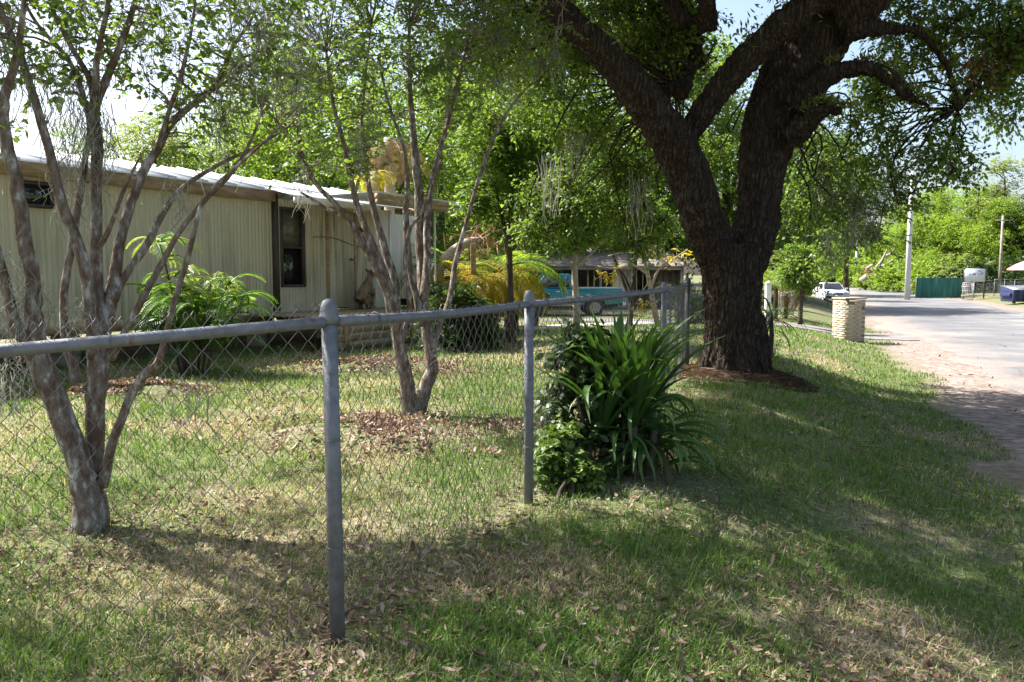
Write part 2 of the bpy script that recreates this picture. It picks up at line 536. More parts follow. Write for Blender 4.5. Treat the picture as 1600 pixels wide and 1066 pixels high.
M['sand'] = pmat('sandy_verge', (.40, .34, .27), (.55, .48, .39), .95, scale=1.4, bump=.4, bscale=20, spec=.1)
def dw(sg, ng):
    return ng
M['drive'] = pmat('driveway_asphalt', (.13, .12, .12), (.24, .22, .21), .92, scale=1.2, bump=.4, bscale=40, spec=.2)
sheet('driveway', np.linspace(26.2, 29.2, 8), np.linspace(-9, 2.6, 40), M['drive'], .02)
M['concrete'] = pmat('concrete_path', (.42, .39, .35), (.58, .55, .50), .9, scale=2, bump=.3, bscale=30, spec=.2)
def path_sheet():
    P = [(-2.6, 18.2), (-.6, 19.6), (1.2, 21.2), (3.0, 23.5), (4.8, 26.4)]
    mb = MB()
    Pm = np.array(P)
    d = np.gradient(Pm, axis=0); d /= np.linalg.norm(d, axis=1, keepdims=True)
    nn = np.stack([d[:, 1], -d[:, 0]], 1) * .62
    for i in range(len(P) - 1):
        a, c = Pm[i] + d[i] * .01, Pm[i + 1] - d[i + 1] * .012
        q = [a - nn[i], a + nn[i], c + nn[i + 1], c - nn[i + 1]]
        z = [gzf(*p) + .045 for p in q]
        V = [(p[0], p[1], z_) for p, z_ in zip(q, z)] + [(p[0], p[1], z_ - .1) for p, z_ in zip(q, z)]
        mb.add(V, [[0, 1, 2, 3], [0, 4, 5, 1], [1, 5, 6, 2], [2, 6, 7, 3], [3, 7, 4, 0]])
    return tag(obj('concrete_path', mb, M['concrete']), kind='structure')
path_sheet()

# ------------------------------------------------------------------ leaves and trees
def leaves(mb, P, D, L, W, C, fold=.18, oval=False, up=.4):
    """one small folded leaf at every point P along direction D"""
    n = len(P)
    D = D / (np.linalg.norm(D, axis=1, keepdims=True) + 1e-9)
    Nn = RNG.normal(size=(n, 3)); Nn[:, 2] = np.abs(Nn[:, 2]) + up
    Nn -= D * (Nn * D).sum(1, keepdims=True)
    Nn /= np.linalg.norm(Nn, axis=1, keepdims=True) + 1e-9
    S = np.cross(D, Nn)
    L = np.broadcast_to(L, (n,))[:, None]; W = np.broadcast_to(W, (n,))[:, None]
    f = Nn * W * fold
    if not oval:
        V = np.stack([P, P + D * L * .45 + S * W * .5 + f, P + D * L, P + D * L * .45 - S * W * .5 + f], 1)
        T = np.array([[0, 1, 2], [0, 2, 3]])
        k = 4
    else:
        dr = -Nn * L * .10
        V = np.stack([P, P + D * L * .25 + S * W * .42 + f, P + D * L * .65 + S * W * .42 + f + dr * .5, P + D * L + dr,
                      P + D * L * .65 - S * W * .42 + f + dr * .5, P + D * L * .25 - S * W * .42 + f], 1)
        T = np.array([[0, 1, 5], [1, 2, 5], [2, 4, 5], [2, 3, 4]])
        k = 6
    idx = (np.arange(n) * k)[:, None, None] + T[None]
    mb.add(V.reshape(-1, 3), None, idx.reshape(-1, 3), np.repeat(C, k, axis=0))

PAL = {
    'oak': [(.038, .068, .018), (.080, .130, .028), (.15, .205, .045)],
    'lime': [(.085, .150, .022), (.17, .25, .035), (.27, .33, .060)],
    'mid': [(.055, .100, .020), (.115, .180, .032), (.20, .265, .055)],
    'pale': [(.10, .13, .045), (.17, .21, .07), (.26, .28, .12)],
    'dark': [(.015, .035, .010), (.035, .065, .016), (.07, .11, .025)],
    'brown': [(.13, .075, .035), (.26, .16, .08), (.38, .27, .15)],
    'gold': [(.28, .22, .02), (.45, .33, .03), (.50, .42, .08)],
    'nandina': [(.10, .19, .03), (.20, .31, .06), (.36, .40, .10)],
}
def palette(key, n, lo=0, hi=1, cl=None):
    c = np.array(PAL[key])
    t = RNG.beta(1.6, 1.8, n) * (hi - lo) + lo
    if cl is not None: t = np.clip(t * .6 + cl * .4, 0, 1)
    t2 = t * 2
    a = np.clip(t2, 0, 1)[:, None]; b_ = np.clip(t2 - 1, 0, 1)[:, None]
    r = c[0] * (1 - a) + c[1] * a
    return r * (1 - b_) + c[2] * b_

def sample_masses(masses, ncl, shell=.55):
    w = np.array([m[1][0] * m[1][1] * m[1][2] for m in masses]) ** .75
    w /= w.sum()
    idx = RNG.choice(len(masses), ncl, p=w)
    d = RNG.normal(size=(ncl, 3)); d /= np.linalg.norm(d, axis=1, keepdims=True)
    r = RNG.random(ncl) ** (1 / 3.0) * (1 - shell) + shell * (RNG.random(ncl) ** .15)
    c = np.array([m[0] for m in masses], float)[idx]; rr = np.array([m[1] for m in masses], float)[idx]
    return c + d * r[:, None] * rr, d

def connect(mb, nodesP, nodesR, targets, r_end, rfac, sides, sag=0.1, nseg=5, maxr=.12, seed=1):
    nP, nR = [], []
    for t in targets:
        dv = nodesP - t
        cost = np.linalg.norm(dv, axis=1) + .7 * np.maximum(0, dv[:, 2])
        k = int(np.argmin(cost))
        a = nodesP[k]; d = t - a; ln = np.linalg.norm(d)
        if ln < 1e-3: continue
        r0 = min(nodesR[k] * rfac, maxr, .006 + ln * .016)
        tt = np.linspace(0, 1, nseg)[:, None]
        off = RNG.normal(size=3) * ln * .10
        P = a + d * tt + off * np.sin(tt * PI) + np.array([0, 0, ln * sag]) * np.sin(tt * PI)
        P[1:-1] += RNG.normal(size=(nseg - 2, 3)) * ln * .025
        R = r0 + (r_end - r0) * tt[:, 0]
        mb.tube(P, R, sides, cap=False)
        nP.append(P[1:]); nR.append(R[1:])
    return np.vstack(nP), np.concatenate(nR)

def crown(mb_wood, mb_leaf, nodesP, nodesR, masses, ncl, lpc, cr, L, W, pal, oval=False, prim=.12, shell=.55, droop=.25, flat=.7, twig=.004, sides=(6, 4), lo=0, hi=1, maxr=.12, drop=None, spray_wood=False):
    C, _ = sample_masses(masses, ncl, shell)
    if drop is not None: C = C[~drop(C)]
    ncl = len(C)
    n1 = max(3, int(ncl * prim))
    p1, r1 = connect(mb_wood, nodesP, nodesR, C[:n1], twig * 2.5, .6, sides[0], nseg=7, maxr=maxr)
    allP = np.vstack([p1, nodesP]); allR = np.concatenate([r1, nodesR * .5])
    p2, r2 = connect(mb_wood, allP, allR, C[n1:], twig, .6, sides[1], nseg=5, maxr=maxr * .4)
    # leaves sit along short sprays that leave the end of each twig
    nsp = max(2, lpc // 8)
    per = max(2, lpc // nsp)
    lpc = nsp * per
    sd = RNG.normal(size=(ncl * nsp, 3)) * np.array([1, 1, flat])
    sd /= np.linalg.norm(sd, axis=1, keepdims=True) + 1e-9
    sd[:, 2] -= droop
    sl = cr * (1.1 + 1.3 * RNG.random((ncl * nsp, 1)))
    cen = np.repeat(C, nsp, axis=0) + RNG.normal(size=(ncl * nsp, 3)) * cr * .25
    if spray_wood:
        for a_, d_, l_ in zip(cen, sd, sl[:, 0]):
            mb_wood.tube([a_, a_ + d_ * l_ * .5 + [0, 0, .03 * l_], a_ + d_ * l_], [twig, twig * .8, twig * .4], 3, cap=False)
    n = ncl * lpc
    tt = np.tile((np.arange(per) + .5) / per, ncl * nsp)[:, None] + RNG.normal(size=(n, 1)) * .08
    dd = np.repeat(sd, per, axis=0)
    pos = np.repeat(cen, per, axis=0) + dd * tt * np.repeat(sl, per, axis=0) + RNG.normal(size=(n, 3)) * cr * .07
    sidev = np.cross(dd, [0, 0, 1.0]); sidev /= np.linalg.norm(sidev, axis=1, keepdims=True) + 1e-9
    sg = np.where(np.arange(n) % 2 == 0, 1.0, -1.0)[:, None]
    D = dd * .6 + sidev * sg * .8 + RNG.normal(size=(n, 3)) * .35 + np.array([0, 0, -droop * .6])
    cl = np.repeat(RNG.random(ncl), lpc)
    col = palette(pal, n, lo, hi, cl)
    leaves(mb_leaf, pos, D, L * (.65 + .6 * RNG.random(n)), W * (.65 + .6 * RNG.random(n)), col, oval=oval, up=.9)
    return C

def moss(mb, anchors, n_str=26, length=.3, spread=.06, w=.0035):
    """grey strands hanging in tangles"""
    for a in anchors:
        ln = length * (.4 + random.random())
        k = n_str
        base = a + RNG.normal(size=(k, 3)) * spread * np.array([1, 1, .8])
        seg = 6
        t = np.linspace(0, 1, seg)
        l = ln * (.3 + .9 * RNG.random(k))
        ph = RNG.random((k, 2)) * 6.28
        fr = 4 + 7 * RNG.random((k, 2))
        x = base[:, None, 0] + np.sin(ph[:, :1] + fr[:, :1] * t) * (.014 + .02 * t) + RNG.normal(size=(k, 1)) * .05 * t
        y = base[:, None, 1] + np.sin(ph[:, 1:] + fr[:, 1:] * t) * (.014 + .02 * t) + RNG.normal(size=(k, 1)) * .05 * t
        z = base[:, None, 2] - l[:, None] * t
        P = np.stack([x, y, z], -1)
        a_ = RNG.random(k) * PI
        sd = np.stack([np.cos(a_), np.sin(a_), np.zeros(k)], 1)[:, None, :] * w
        V = np.stack([P - sd, P + sd], 2).reshape(k, seg * 2, 3)
        i = np.arange(seg - 1) * 2
        Q = np.stack([i, i + 1, i + 3, i + 2], 1)
        idx = (np.arange(k) * seg * 2)[:, None, None] + Q[None]
        c = np.array([.25, .25, .21]) * (.6 + .7 * RNG.random((k, 1))) * np.array([1.02, 1, .96])
        mb.add(V.reshape(-1, 3), idx.reshape(-1, 4), None, np.repeat(c, seg * 2, axis=0))

# ---- background trees, kinds built once in local coordinates and copied
def bg_kind(pal, h, rad, leafL, ncl, lpc, bare=.25, cr=.42, droop=.2, spread=1.0, seed=0, shell=.5, bark='bark', mossy=0):
    global RNG
    RNG = np.random.default_rng(seed + 100)
    rw, lf = MB(), MB()
    P, R = smooth_path([(0, 0, -.2), (.05, .1, h * .12), (-.1, .1, h * .3), (.15, -.1, h * .5), (0, 0, h * .8)], [h * .036, h * .026, h * .021, h * .015, h * .004], 4)
    rw.tube(P, R, 12, lump=.1, seed=seed)
    nP, nR = [P[4:]], [R[4:]]
    masses = []
    nm = 9
    for k in range(nm):
        a = 2 * PI * k / nm * 1.0 + RNG.random() * .8
        zz = h * (bare + .12 + (.80 - bare) * RNG.random())
        rr = rad * (.35 + .4 * RNG.random()) * (1 - .5 * (zz / h - bare) ** 2)
        c = np.array([math.cos(a) * rr * spread, math.sin(a) * rr * spread, zz])
        r = rad * (.32 + .18 * RNG.random())
        masses.append((c, (r, r, r * .72)))
        b0 = P[int(len(P) * min(.85, .25 + .5 * zz / h))]
        q, qr = smooth_path([b0, b0 * .5 + c * .5 + np.array([0, 0, -.03 * h]), c], [h * .011, h * .007, h * .003], 4)
        rw.tube(q, qr, 7, cap=False)
        nP.append(q[2:]); nR.append(qr[2:])
    masses.append((np.array([0, 0, h * .82]), (rad * .4, rad * .4, h * .16)))
    C = crown(rw, lf, np.vstack(nP), np.concatenate(nR), masses, ncl, lpc, cr, leafL, leafL * .55, pal, shell=shell, droop=droop, sides=(5, 3), twig=.008)
    t = bpy.data.meshes
    me = (rw.mesh('trunk', M[bark], True), lf.mesh('crown', M['leaf']), None)
    if mossy:
        mo = MB(); moss(mo, C[RNG.choice(len(C), mossy)], 22, 1.0, .15, .008)
        me = (me[0], me[1], mo.mesh('spanish_moss', M['moss']))
    return me

KIND = {
    'oak': bg_kind('oak', 10, 4.2, .20, 300, 72, .2, .46, seed=1, mossy=40),
    'lime': bg_kind('lime', 10, 3.6, .18, 230, 64, .18, .46, seed=2),
    'mid': bg_kind('mid', 10, 3.9, .18, 260, 72, .12, .46, seed=3),
    'pale': bg_kind('pale', 10, 3.2, .16, 170, 56, .1, .45, seed=4),
    'dense': bg_kind('lime', 10, 4.4, .22, 380, 80, .02, .55, seed=5),
    'feather': bg_kind('pale', 10, 2.0, .16, 170, 60, .3, .4, seed=6),
}
def bg_tree(kind, x, y, h, label, group, rz=None, sx=1.0, name='tree'):
    z = gzf(x, y)
    t = thing(name, label, 'tree', (x, y, z), random.random() * 6.28 if rz is None else rz, group)
    s = h / 10
    t.scale = (s * sx, s * sx, s)
    k = KIND[kind]
    link('trunk', k[0], t, True)
    link('crown', k[1], t, True)
    if k[2]: link('spanish_moss', k[2], t, True)
    return t

# ------------------------------------------------------------------ the big oak by the fence
def project(C):
    d = C - np.array([0, 0, CAM_H])
    f = d[:, 1] * math.cos(TH) - d[:, 2] * math.sin(TH)
    u_ = d[:, 1] * math.sin(TH) + d[:, 2] * math.cos(TH)
    return 800 + FPX * d[:, 0] / f, 533 - FPX * u_ / f

def big_oak():
    global RNG
    RNG = np.random.default_rng(5)
    Y = 11.5
    base = at(1150, 583, Y)
    t = thing('oak_tree', 'huge spreading oak with dark forked trunk and mulch ring beside the fence', 'tree', (base[0], base[1], gzf(base[0], base[1])))
    wood = MB()
    trunk = [(1146, 600, 66), (1146, 583, 60), (1146, 560, 55), (1145, 520, 51), (1144, 470, 51), (1143, 420, 55), (1141, 392, 57), (1141, 380, 48)]
    A = [(1128, 420, 40), (1108, 370, 42), (1085, 300, 43), (1056, 230, 43), (1012, 165, 38), (960, 100, 33), (908, 50, 30), (850, -5, 26), (770, -80, 21), (680, -140, 14), (600, -180, 8)]
    Bm = [(1075, 215, 24), (1100, 172, 27), (1142, 118, 29), (1192, 66, 29), (1256, 10, 29), (1330, -60, 26), (1420, -150, 18), (1480, -230, 9)]
    Cc = [(1160, 420, 40), (1176, 370, 41), (1186, 310, 40), (1194, 250, 44), (1208, 190, 52), (1232, 130, 58), (1270, 70, 58), (1310, 10, 52), (1350, -60, 42), (1380, -150, 26), (1390, -240, 12)]
    D = [(1240, 170, 34), (1270, 138, 26), (1310, 112, 17), (1360, 107, 14), (1400, 128, 14), (1420, 150, 12), (1455, 168, 6)]
    E = [(1310, 45, 30), (1350, 44, 20), (1395, 46, 11), (1431, 48, 10), (1455, 70, 9), (1477, 102, 9), (1490, 136, 8), (1496, 168, 8), (1516, 141, 7), (1545, 117, 5), (1575, 98, 3)]
    F = [(1300, 30, 40), (1350, 5, 34), (1400, -40, 26), (1480, -90, 18), (1570, -110, 10)]
    G = [(1236, 215, 26), (1262, 192, 20), (1288, 172, 14), (1318, 174, 8)]
    G2 = [(1030, 165, 12), (1060, 125, 9), (1100, 98, 7), (1120, 60, 5)]
    H = [(1060, 150, 20), (1090, 70, 12), (1075, 10, 11), (1050, -60, 9)]
    limbs = [(trunk, Y, Y), (A, Y, 9.2), (Bm, Y - .5, 10.0), (Cc, Y, Y + .6), (D, Y - .1, Y - 1.0), (E, Y - .1, Y + .3), (F, Y, Y - .6), (G, Y - .3, Y - 1.0), (G2, Y + .2, Y + .6), (H, Y + .2, Y + 1.4)]
    nP, nR = [], []
    for lst, a, b in limbs:
        P, R = trace(lst, a, b, 6)
        wood.tube(P, R * (.83 if lst in (A, Bm) else .90), 22)
        if lst is not trunk:
            k = int(len(P) * (.5 if lst in (A, Cc) else .3))
            nP.append(P[k:]); nR.append(R[k:])
    # root flare
    for a, ln in ((-2.9, .55), (-2.2, .62), (-1.5, .6), (-.8, .7), (0, .8), (.9, .6), (1.8, .55), (2.6, .6)):
        c = np.array([base[0], base[1], 0.0])
        d = np.array([math.cos(a), math.sin(a), 0])
        z0 = gzf(base[0] + d[0] * .8, base[1] + d[1] * .8)
        P, R = smooth_path([c + d * .26 + [0, 0, .75], c + d * .33 + [0, 0, .32], c + d * .46 + [0, 0, .06 + z0], c + d * (.48 + ln * .35) + [0, 0, z0 - .10]], [.13, .15, .12, .06], 5)
        wood.tube(P, R, 12)
    # limbs that carry the crown overhead and towards the lawn
    for pts, r in (([(2.6, 11.3, 4.6), (2.2, 9.8, 5.9), (2.0, 8.0, 6.7), (1.6, 6.4, 7.0)], .15), ([(4.1, 11.4, 4.9), (4.6, 9.5, 6.1), (4.9, 7.4, 6.8), (5.0, 5.6, 7.0)], .17),
                   ([(4.3, 11.6, 5.0), (6.0, 11.2, 6.4), (7.6, 10.6, 7.2), (9.0, 10.0, 7.4)], .16), ([(3.8, 11.6, 5.2), (3.6, 12.4, 7.5), (3.2, 13, 10)], .2),
                   ([(4.3, 11.7, 5.2), (5.6, 12.8, 7.0), (6.6, 13.4, 8.6)], .15), ([(2.3, 11.2, 4.6), (1.2, 11.6, 6.6), (0.2, 11.8, 8.2)], .15)):
        P, R = smooth_path(pts, np.linspace(r, .04, len(pts)), 6)
        wood.tube(P, R, 14); nP.append(P[5:]); nR.append(R[5:])
    me = remeshed(wood, .021, M['oak_bark'], 3)
    n = len(me.vertices)
    co = np.empty(n * 3, np.float32); me.vertices.foreach_get('co', co); co = co.reshape(-1, 3).astype(float)
    no = np.empty(n * 3, np.float32); me.vertices.foreach_get('normal', no); no = no.reshape(-1, 3)
    q = co * np.array([1, 1, .22])
    w = fbm(co * 2.3, 3, 2)[:, None] - .5
    rid = 1 - np.abs(vnoise(q * np.array([17, 17, 11]) + w * 4, 8) * 2 - 1) * 1.5
    rid2 = 1 - np.abs(vnoise(co * np.array([26, 26, 9.0]) + w * 4, 18) * 2 - 1) * 1.6
    big = fbm(co * 1.7, 31, 2) - .5
    fall = ss(7.5, 3.0, co[:, 2])
    dd = (-.038 * np.clip(rid, 0, 1) - .014 * np.clip(rid2, 0, 1)) * (.35 + .65 * fall) + .05 * big * fall
    co += no * dd[:, None]
    me.vertices.foreach_set('co', co.astype(np.float32).ravel()); me.update()
    me.name = 'trunk'
    link('trunk', me, t)
    nP = np.vstack(nP); nR = np.concatenate(nR)
    tw, lf = MB(), MB()
    def m(u, v, Yy, a, b=None, c=None):
        return (at(u, v, Yy), (a, b or a, c or a * .8))
    vis = [m(955, 40, 12.4, 1.0, 1.0, .6), m(880, 150, 13.2, 1.0, 1.0, .8), m(930, 290, 14.2, .9, .9, .7), m(1010, 350, 14.8, .6, .6, .5), m(830, 60, 12, .9), m(760, 10, 11, .9), m(850, 330, 14.6, .7, .7, .6),
           m(1040, 90, 13, .7), m(1110, 240, 13.5, .5), m(1000, 230, 13.8, .6), m(1040, 20, 12, .7),
           m(1330, 215, 12.4, .75, .8, .65), m(1285, 300, 13.2, .6, .7, .6), m(1370, 290, 12.6, .6, .6, .5), m(1440, 205, 11.8, .5, .6, .5), m(1540, 50, 12, .8, .8, .6), m(1430, 20, 12, .7, .7, .45),
           m(1575, 170, 12.4, .42), m(1495, 235, 12.0, .36, .36, .5), m(1390, 120, 12.6, .6), m(1610, 90, 12, .7), m(1270, 390, 14, .4, .5, .3), m(1350, 350, 13.4, .4, .4, .3), m(1530, 135, 12, .35)]
    def drop(C):
        u, v = project(C)
        return (C[:, 1] < 11.6) & (u > 1030) & (u < 1250) & (v > 70)
    crown(tw, lf, nP, nR, vis, 1200, 50, .20, .078, .044, 'mid', oval=True, prim=.14, shell=.3, droop=.4, flat=.9, lo=.05, drop=drop, maxr=.014, spray_wood=True)
    top = [((1.6, 6.6, 7.4), (2.2, 1.9, .9)), ((5.0, 6.0, 7.4), (2.2, 1.9, .9)), ((9, 10, 7.8), (2.0, 2.0, 1.1)), ((3.2, 13, 10.4), (2.8, 2.4, 1.2)), ((6.6, 13.2, 9.2), (2.0, 1.8, 1.1)), ((.2, 11.8, 8.6), (2.2, 2.0, 1.1)),
           ((-1.6, 9.2, 6.9), (1.8, 1.4, .8)), ((4.4, 9.5, 7.8), (2.4, 1.9, .9)), ((7.2, 8.0, 7.4), (2.0, 1.6, .9)), ((2.2, 9.2, 8.0), (2.0, 1.7, .8)), ((6.8, 11, 8.6), (2, 1.8, 1.0)),
           ((0, 10.4, 7.4), (2.2, 1.7, .9)), ((1.8, 12.6, 8.4), (2.2, 1.8, 1.0)), ((-1.6, 12.2, 8.2), (2.1, 1.8, 1.0)), ((-2.9, 8.3, 6.4), (1.5, 1.1, .6)), ((.6, 8.2, 7.2), (1.9, 1.5, .8)), ((-2.6, 10.4, 7.4), (1.6, 1.3, .8)), ((-.8, 7.4, 6.9), (1.7, 1.3, .6)), ((1.0, 9.6, 7.0), (1.8, 1.4, .7)), ((-1.8, 6.4, 6.9), (1.3, 1.0, .5)), ((-2.2, 5.2, 7.0), (1.5, 1.1, .5)), ((-.4, 5.4, 7.2), (1.6, 1.1, .5)), ((-3.4, 6.6, 7.0), (1.3, 1.0, .5)), ((1.8, 5.0, 7.2), (1.6, 1.1, .5))]  # unseen overhead masses, several added to deepen the shade on the right lawn
    crown(tw, lf, nP, nR, top, 1700, 92, .34, .13, .075, 'oak', prim=.14, shell=.4, droop=.2, lo=.05)
    obj('branches', tw, M['oak_bark'], t, True)
    obj('crown', lf, M['leaf'], t)
    # dry brown tuft caught in the right-hand limb, and ferns on the limbs
    br = MB()
    for u, v, r, nn in ((1545, 105, .16, 260), (1575, 95, .14, 200), (1520, 112, .10, 120)):
        c = at(u, v, 11.8)
        P = c + RNG.normal(size=(nn, 3)) * r
        leaves(br, P, RNG.normal(size=(nn, 3)) + np.array([0, 0, -.6]), .10, .035, palette('brown', nn))
    obj('dead_leaf_tuft', br, M['litter'], t)
    fe = MB()
    k = RNG.choice(len(nP), 230)
    for i in k:
        if nP[i][2] > 6.5: continue
        nn = 16
        P = nP[i] + np.array([0, 0, nR[i]]) * .9 + RNG.normal(size=(nn, 3)) * np.array([.6, .6, .25]) * nR[i]
        leaves(fe, P, RNG.normal(size=(nn, 3)) * .8 + np.array([0, 0, .7]), .10, .03, palette('mid', nn) * .7 + palette('brown', nn) * .2)
    obj('resurrection_fern', fe, M['leaf'], t)
    mo = MB()
    moss(mo, [at(u, v, 12.4) for u, v in ((1345, 330), (1335, 300), (1290, 250), (1390, 240), (1325, 260), (1360, 310), (900, 210), (860, 240), (1000, 280), (1300, 360))], 30, .7, .10, .004)
    obj('spanish_moss', mo, M['moss'], t)
    # mulch ring
    mm = MB()
    nr, na = 9, 40
    V = []
    for i in range(nr):
        for j in range(na):
            a = 2 * PI * j / na
            r = (.3 + .52 * i / (nr - 1)) * (1 + .12 * math.sin(3 * a + 1) + .06 * math.sin(7 * a))
            x, y = base[0] - .1 + math.cos(a) * r * 1.1, base[1] - .2 + math.sin(a) * r
            V.append((x, y, gzf(x, y) + .075 * (1 - (i / (nr - 1)) ** 2) - .008 * (i == nr - 1) + .02 * (random.random() - .5) * (i < nr - 1)))
    Q = [[i * na + j, i * na + (j + 1) % na, (i + 1) * na + (j + 1) % na, (i + 1) * na + j] for i in range(nr - 1) for j in range(na)]
    mm.add(V, Q)
    M['mulch'] = pmat('pine_straw_mulch', (.08, .053, .038), (.19, .135, .10), .95, scale=25, stretch=(1, 2.5, 1), bump=1, bscale=60, spec=.1)
    nd = MB()
    for i in range(2600):
        a, r = RNG.random() * 2 * PI, .42 + .58 * math.sqrt(RNG.random())
        x, y = base[0] - .1 + math.cos(a) * r * 1.1, base[1] - .2 + math.sin(a) * r
        z = gzf(x, y) + .075 * max(0, 1 - ((r - .3) / .52) ** 2) + .012
        b_ = RNG.random() * PI; l = .05 + .09 * RNG.random()
        dx, dy = math.cos(b_) * l, math.sin(b_) * l
        w_ = .004
        nd.add([(x - dx, y - dy, z), (x - dy / l * w_, y + dx / l * w_, z + .015), (x + dx, y + dy, z + .01 * RNG.random()), (x + dy / l * w_, y - dx / l * w_, z + .015)], None, [[0, 1, 2], [0, 2, 3]], np.array([.21, .15, .105]) * (.4 + .9 * RNG.random()))
    mt = thing('mulch_bed', 'red-brown pine straw mulch ring round the foot of the big oak', 'mulch', (base[0], base[1], gzf(base[0], base[1])))
    obj('straw', nd, M['litter'], mt)
    obj('bed', mm, M['mulch'], mt, True)
    return t
big_oak()

# ------------------------------------------------------------------ crape myrtles inside the fence
def myrtle(label, base, stems, extra_masses, ncl, lpc, leafL, moss_pts, seed, hi=1, pal='mid', cr=.12, moss_n=24, sh=.25, seen=0, n_seen=0):
    global RNG
    RNG = np.random.default_rng(seed)
    t = thing('crape_myrtle', label, 'tree', (base[0], base[1], gzf(base[0], base[1])), group='crape myrtles inside the fence')
    wd, lf, mo = MB(), MB(), MB()
    nP, nR = [], []
    for k, (lst, a, b) in enumerate(stems):
        P, R = trace(lst, a, b, 5)
        P[2:] += (fbm(P[2:] * 6, k, 2)[:, None] - .5) * R[2:, None] * .45
        R = R * np.linspace(.92, .66, len(R))
        wd.tube(P, R, 12 if R.max() > .03 else 8, lump=.09, seed=k)
        h = int(len(P) * .45)
        nP.append(P[h:]); nR.append(R[h:])
    nP = np.vstack(nP); nR = np.concatenate(nR)
    me = wd.mesh('stems', M['myrtle_bark'], True)
    link('stems', me, t)
    tw = MB()
    C = crown(tw, lf, nP, nR, extra_masses, ncl, lpc, cr, leafL, leafL * .52, pal, oval=True, prim=.16, shell=sh, droop=.1, flat=.8, twig=.0022, sides=(6, 4), hi=hi, maxr=.02, spray_wood=True)
    if seen: C = np.vstack([C, crown(tw, lf, nP, nR, extra_masses[:seen], n_seen, 10, cr, leafL * .9, leafL * .46, pal, oval=True, prim=.2, shell=.2, droop=.1, flat=.8, twig=.0022, sides=(6, 4), lo=.15, hi=1, maxr=.012, spray_wood=True)])
    obj('twigs', tw, M['myrtle_bark'], t, True)
    obj('crown', lf, M['leaf'], t)
    anc = [at(u, v, y) for u, v, y in moss_pts]
    k = RNG.choice(len(C), moss_n)
    anc += [C[i] for i in k]
    moss(mo, anc, 28, .28, .05, .0022)
    obj('spanish_moss', mo, M['moss'], t)
    return t

b1 = gp(142, 832)
S1 = [
    ([(140, 856, 52), (140, 838, 41), (140, 820, 33), (134, 770, 26), (122, 720, 22), (96, 650, 22), (70, 580, 23), (58, 530, 17), (50, 440, 15), (43, 390, 14), (35, 340, 14), (25, 285, 14), (10, 225, 13), (4, 165, 12), (22, 100, 8), (36, 20, 6), (40, -80, 4)], 4.33, 4.0),
    ([(70, 590, 14), (30, 520, 11), (10, 440, 10), (-8, 380, 9), (-25, 260, 8), (-30, 120, 6)], 4.2, 3.9),
    ([(142, 790, 20), (146, 720, 16), (150, 640, 17), (153, 560, 19), (154, 510, 17), (151, 450, 11), (151, 390, 11), (151, 330, 10), (150, 270, 11), (150, 210, 12), (150, 160, 10), (172, 110, 8), (192, 60, 7), (212, 0, 6), (235, -80, 4)], 4.33, 4.5),
    ([(148, 560, 13), (141, 470, 11), (134, 425, 11), (112, 357, 10), (93, 300, 9), (80, 250, 9), (64, 195, 9), (38, 100, 8), (12, 40, 7), (-10, -10, 6)], 4.35, 4.1),
    ([(160, 520, 14), (174, 463, 11), (186, 387, 9), (197, 342, 9), (222, 272, 8), (248, 231, 8), (264, 197, 8), (304, 160, 6), (338, 129, 5), (366, 70, 4), (394, 28, 3), (420, -40, 2)], 4.38, 4.9),
    ([(178, 470, 8), (190, 440, 7), (233, 376, 7), (253, 337, 6), (287, 292, 5), (352, 252, 4), (394, 233, 3), (450, 200, 2)], 4.4, 4.8),
    ([(160, 760, 10), (169, 714, 9), (186, 665, 8), (208, 612, 8), (230, 582, 8), (245, 570, 8), (254, 545, 6), (264, 506, 6), (279, 449, 6), (295, 396, 6), (318, 314, 5), (366, 264, 4), (420, 215, 3), (480, 150, 2)], 4.3, 4.0),
    ([(172, 560, 9), (194, 520, 6), (248, 421, 6), (281, 362, 5), (324, 309, 5), (363, 269, 4), (400, 200, 3), (420, 120, 2)], 4.36, 4.2),
    ([(120, 600, 9), (104, 540, 8), (98, 478, 7), (104, 430, 7), (112, 390, 7), (121, 328, 7), (132, 258, 6), (140, 200, 5), (128, 140, 5), (105, 90, 5), (60, 40, 4), (30, -10, 3)], 4.33, 4.6),
    ([(148, 180, 8), (142, 130, 6), (110, 70, 5), (84, 20, 5), (66, -30, 4)], 4.45, 4.7),
    ([(152, 160, 7), (150, 110, 6), (158, 60, 5), (168, 10, 5), (172, -60, 4)], 4.45, 4.3),
    ([(151, 390, 6), (163, 372, 5), (180, 335, 4), (192, 300, 4), (206, 270, 3), (222, 240, 2)], 4.4, 4.2),
    ([(248, 231, 5), (262, 180, 4), (285, 110, 4), (300, 40, 3), (310, -40, 2)], 4.6, 4.5),
    ([(304, 160, 4), (350, 130, 3), (400, 95, 3), (450, 50, 2)], 4.75, 5.2),
]
def mm_(u, v, Y, a, b=None, c=None):
    return (at(u, v, Y), (a, b or a, c or a * .8))
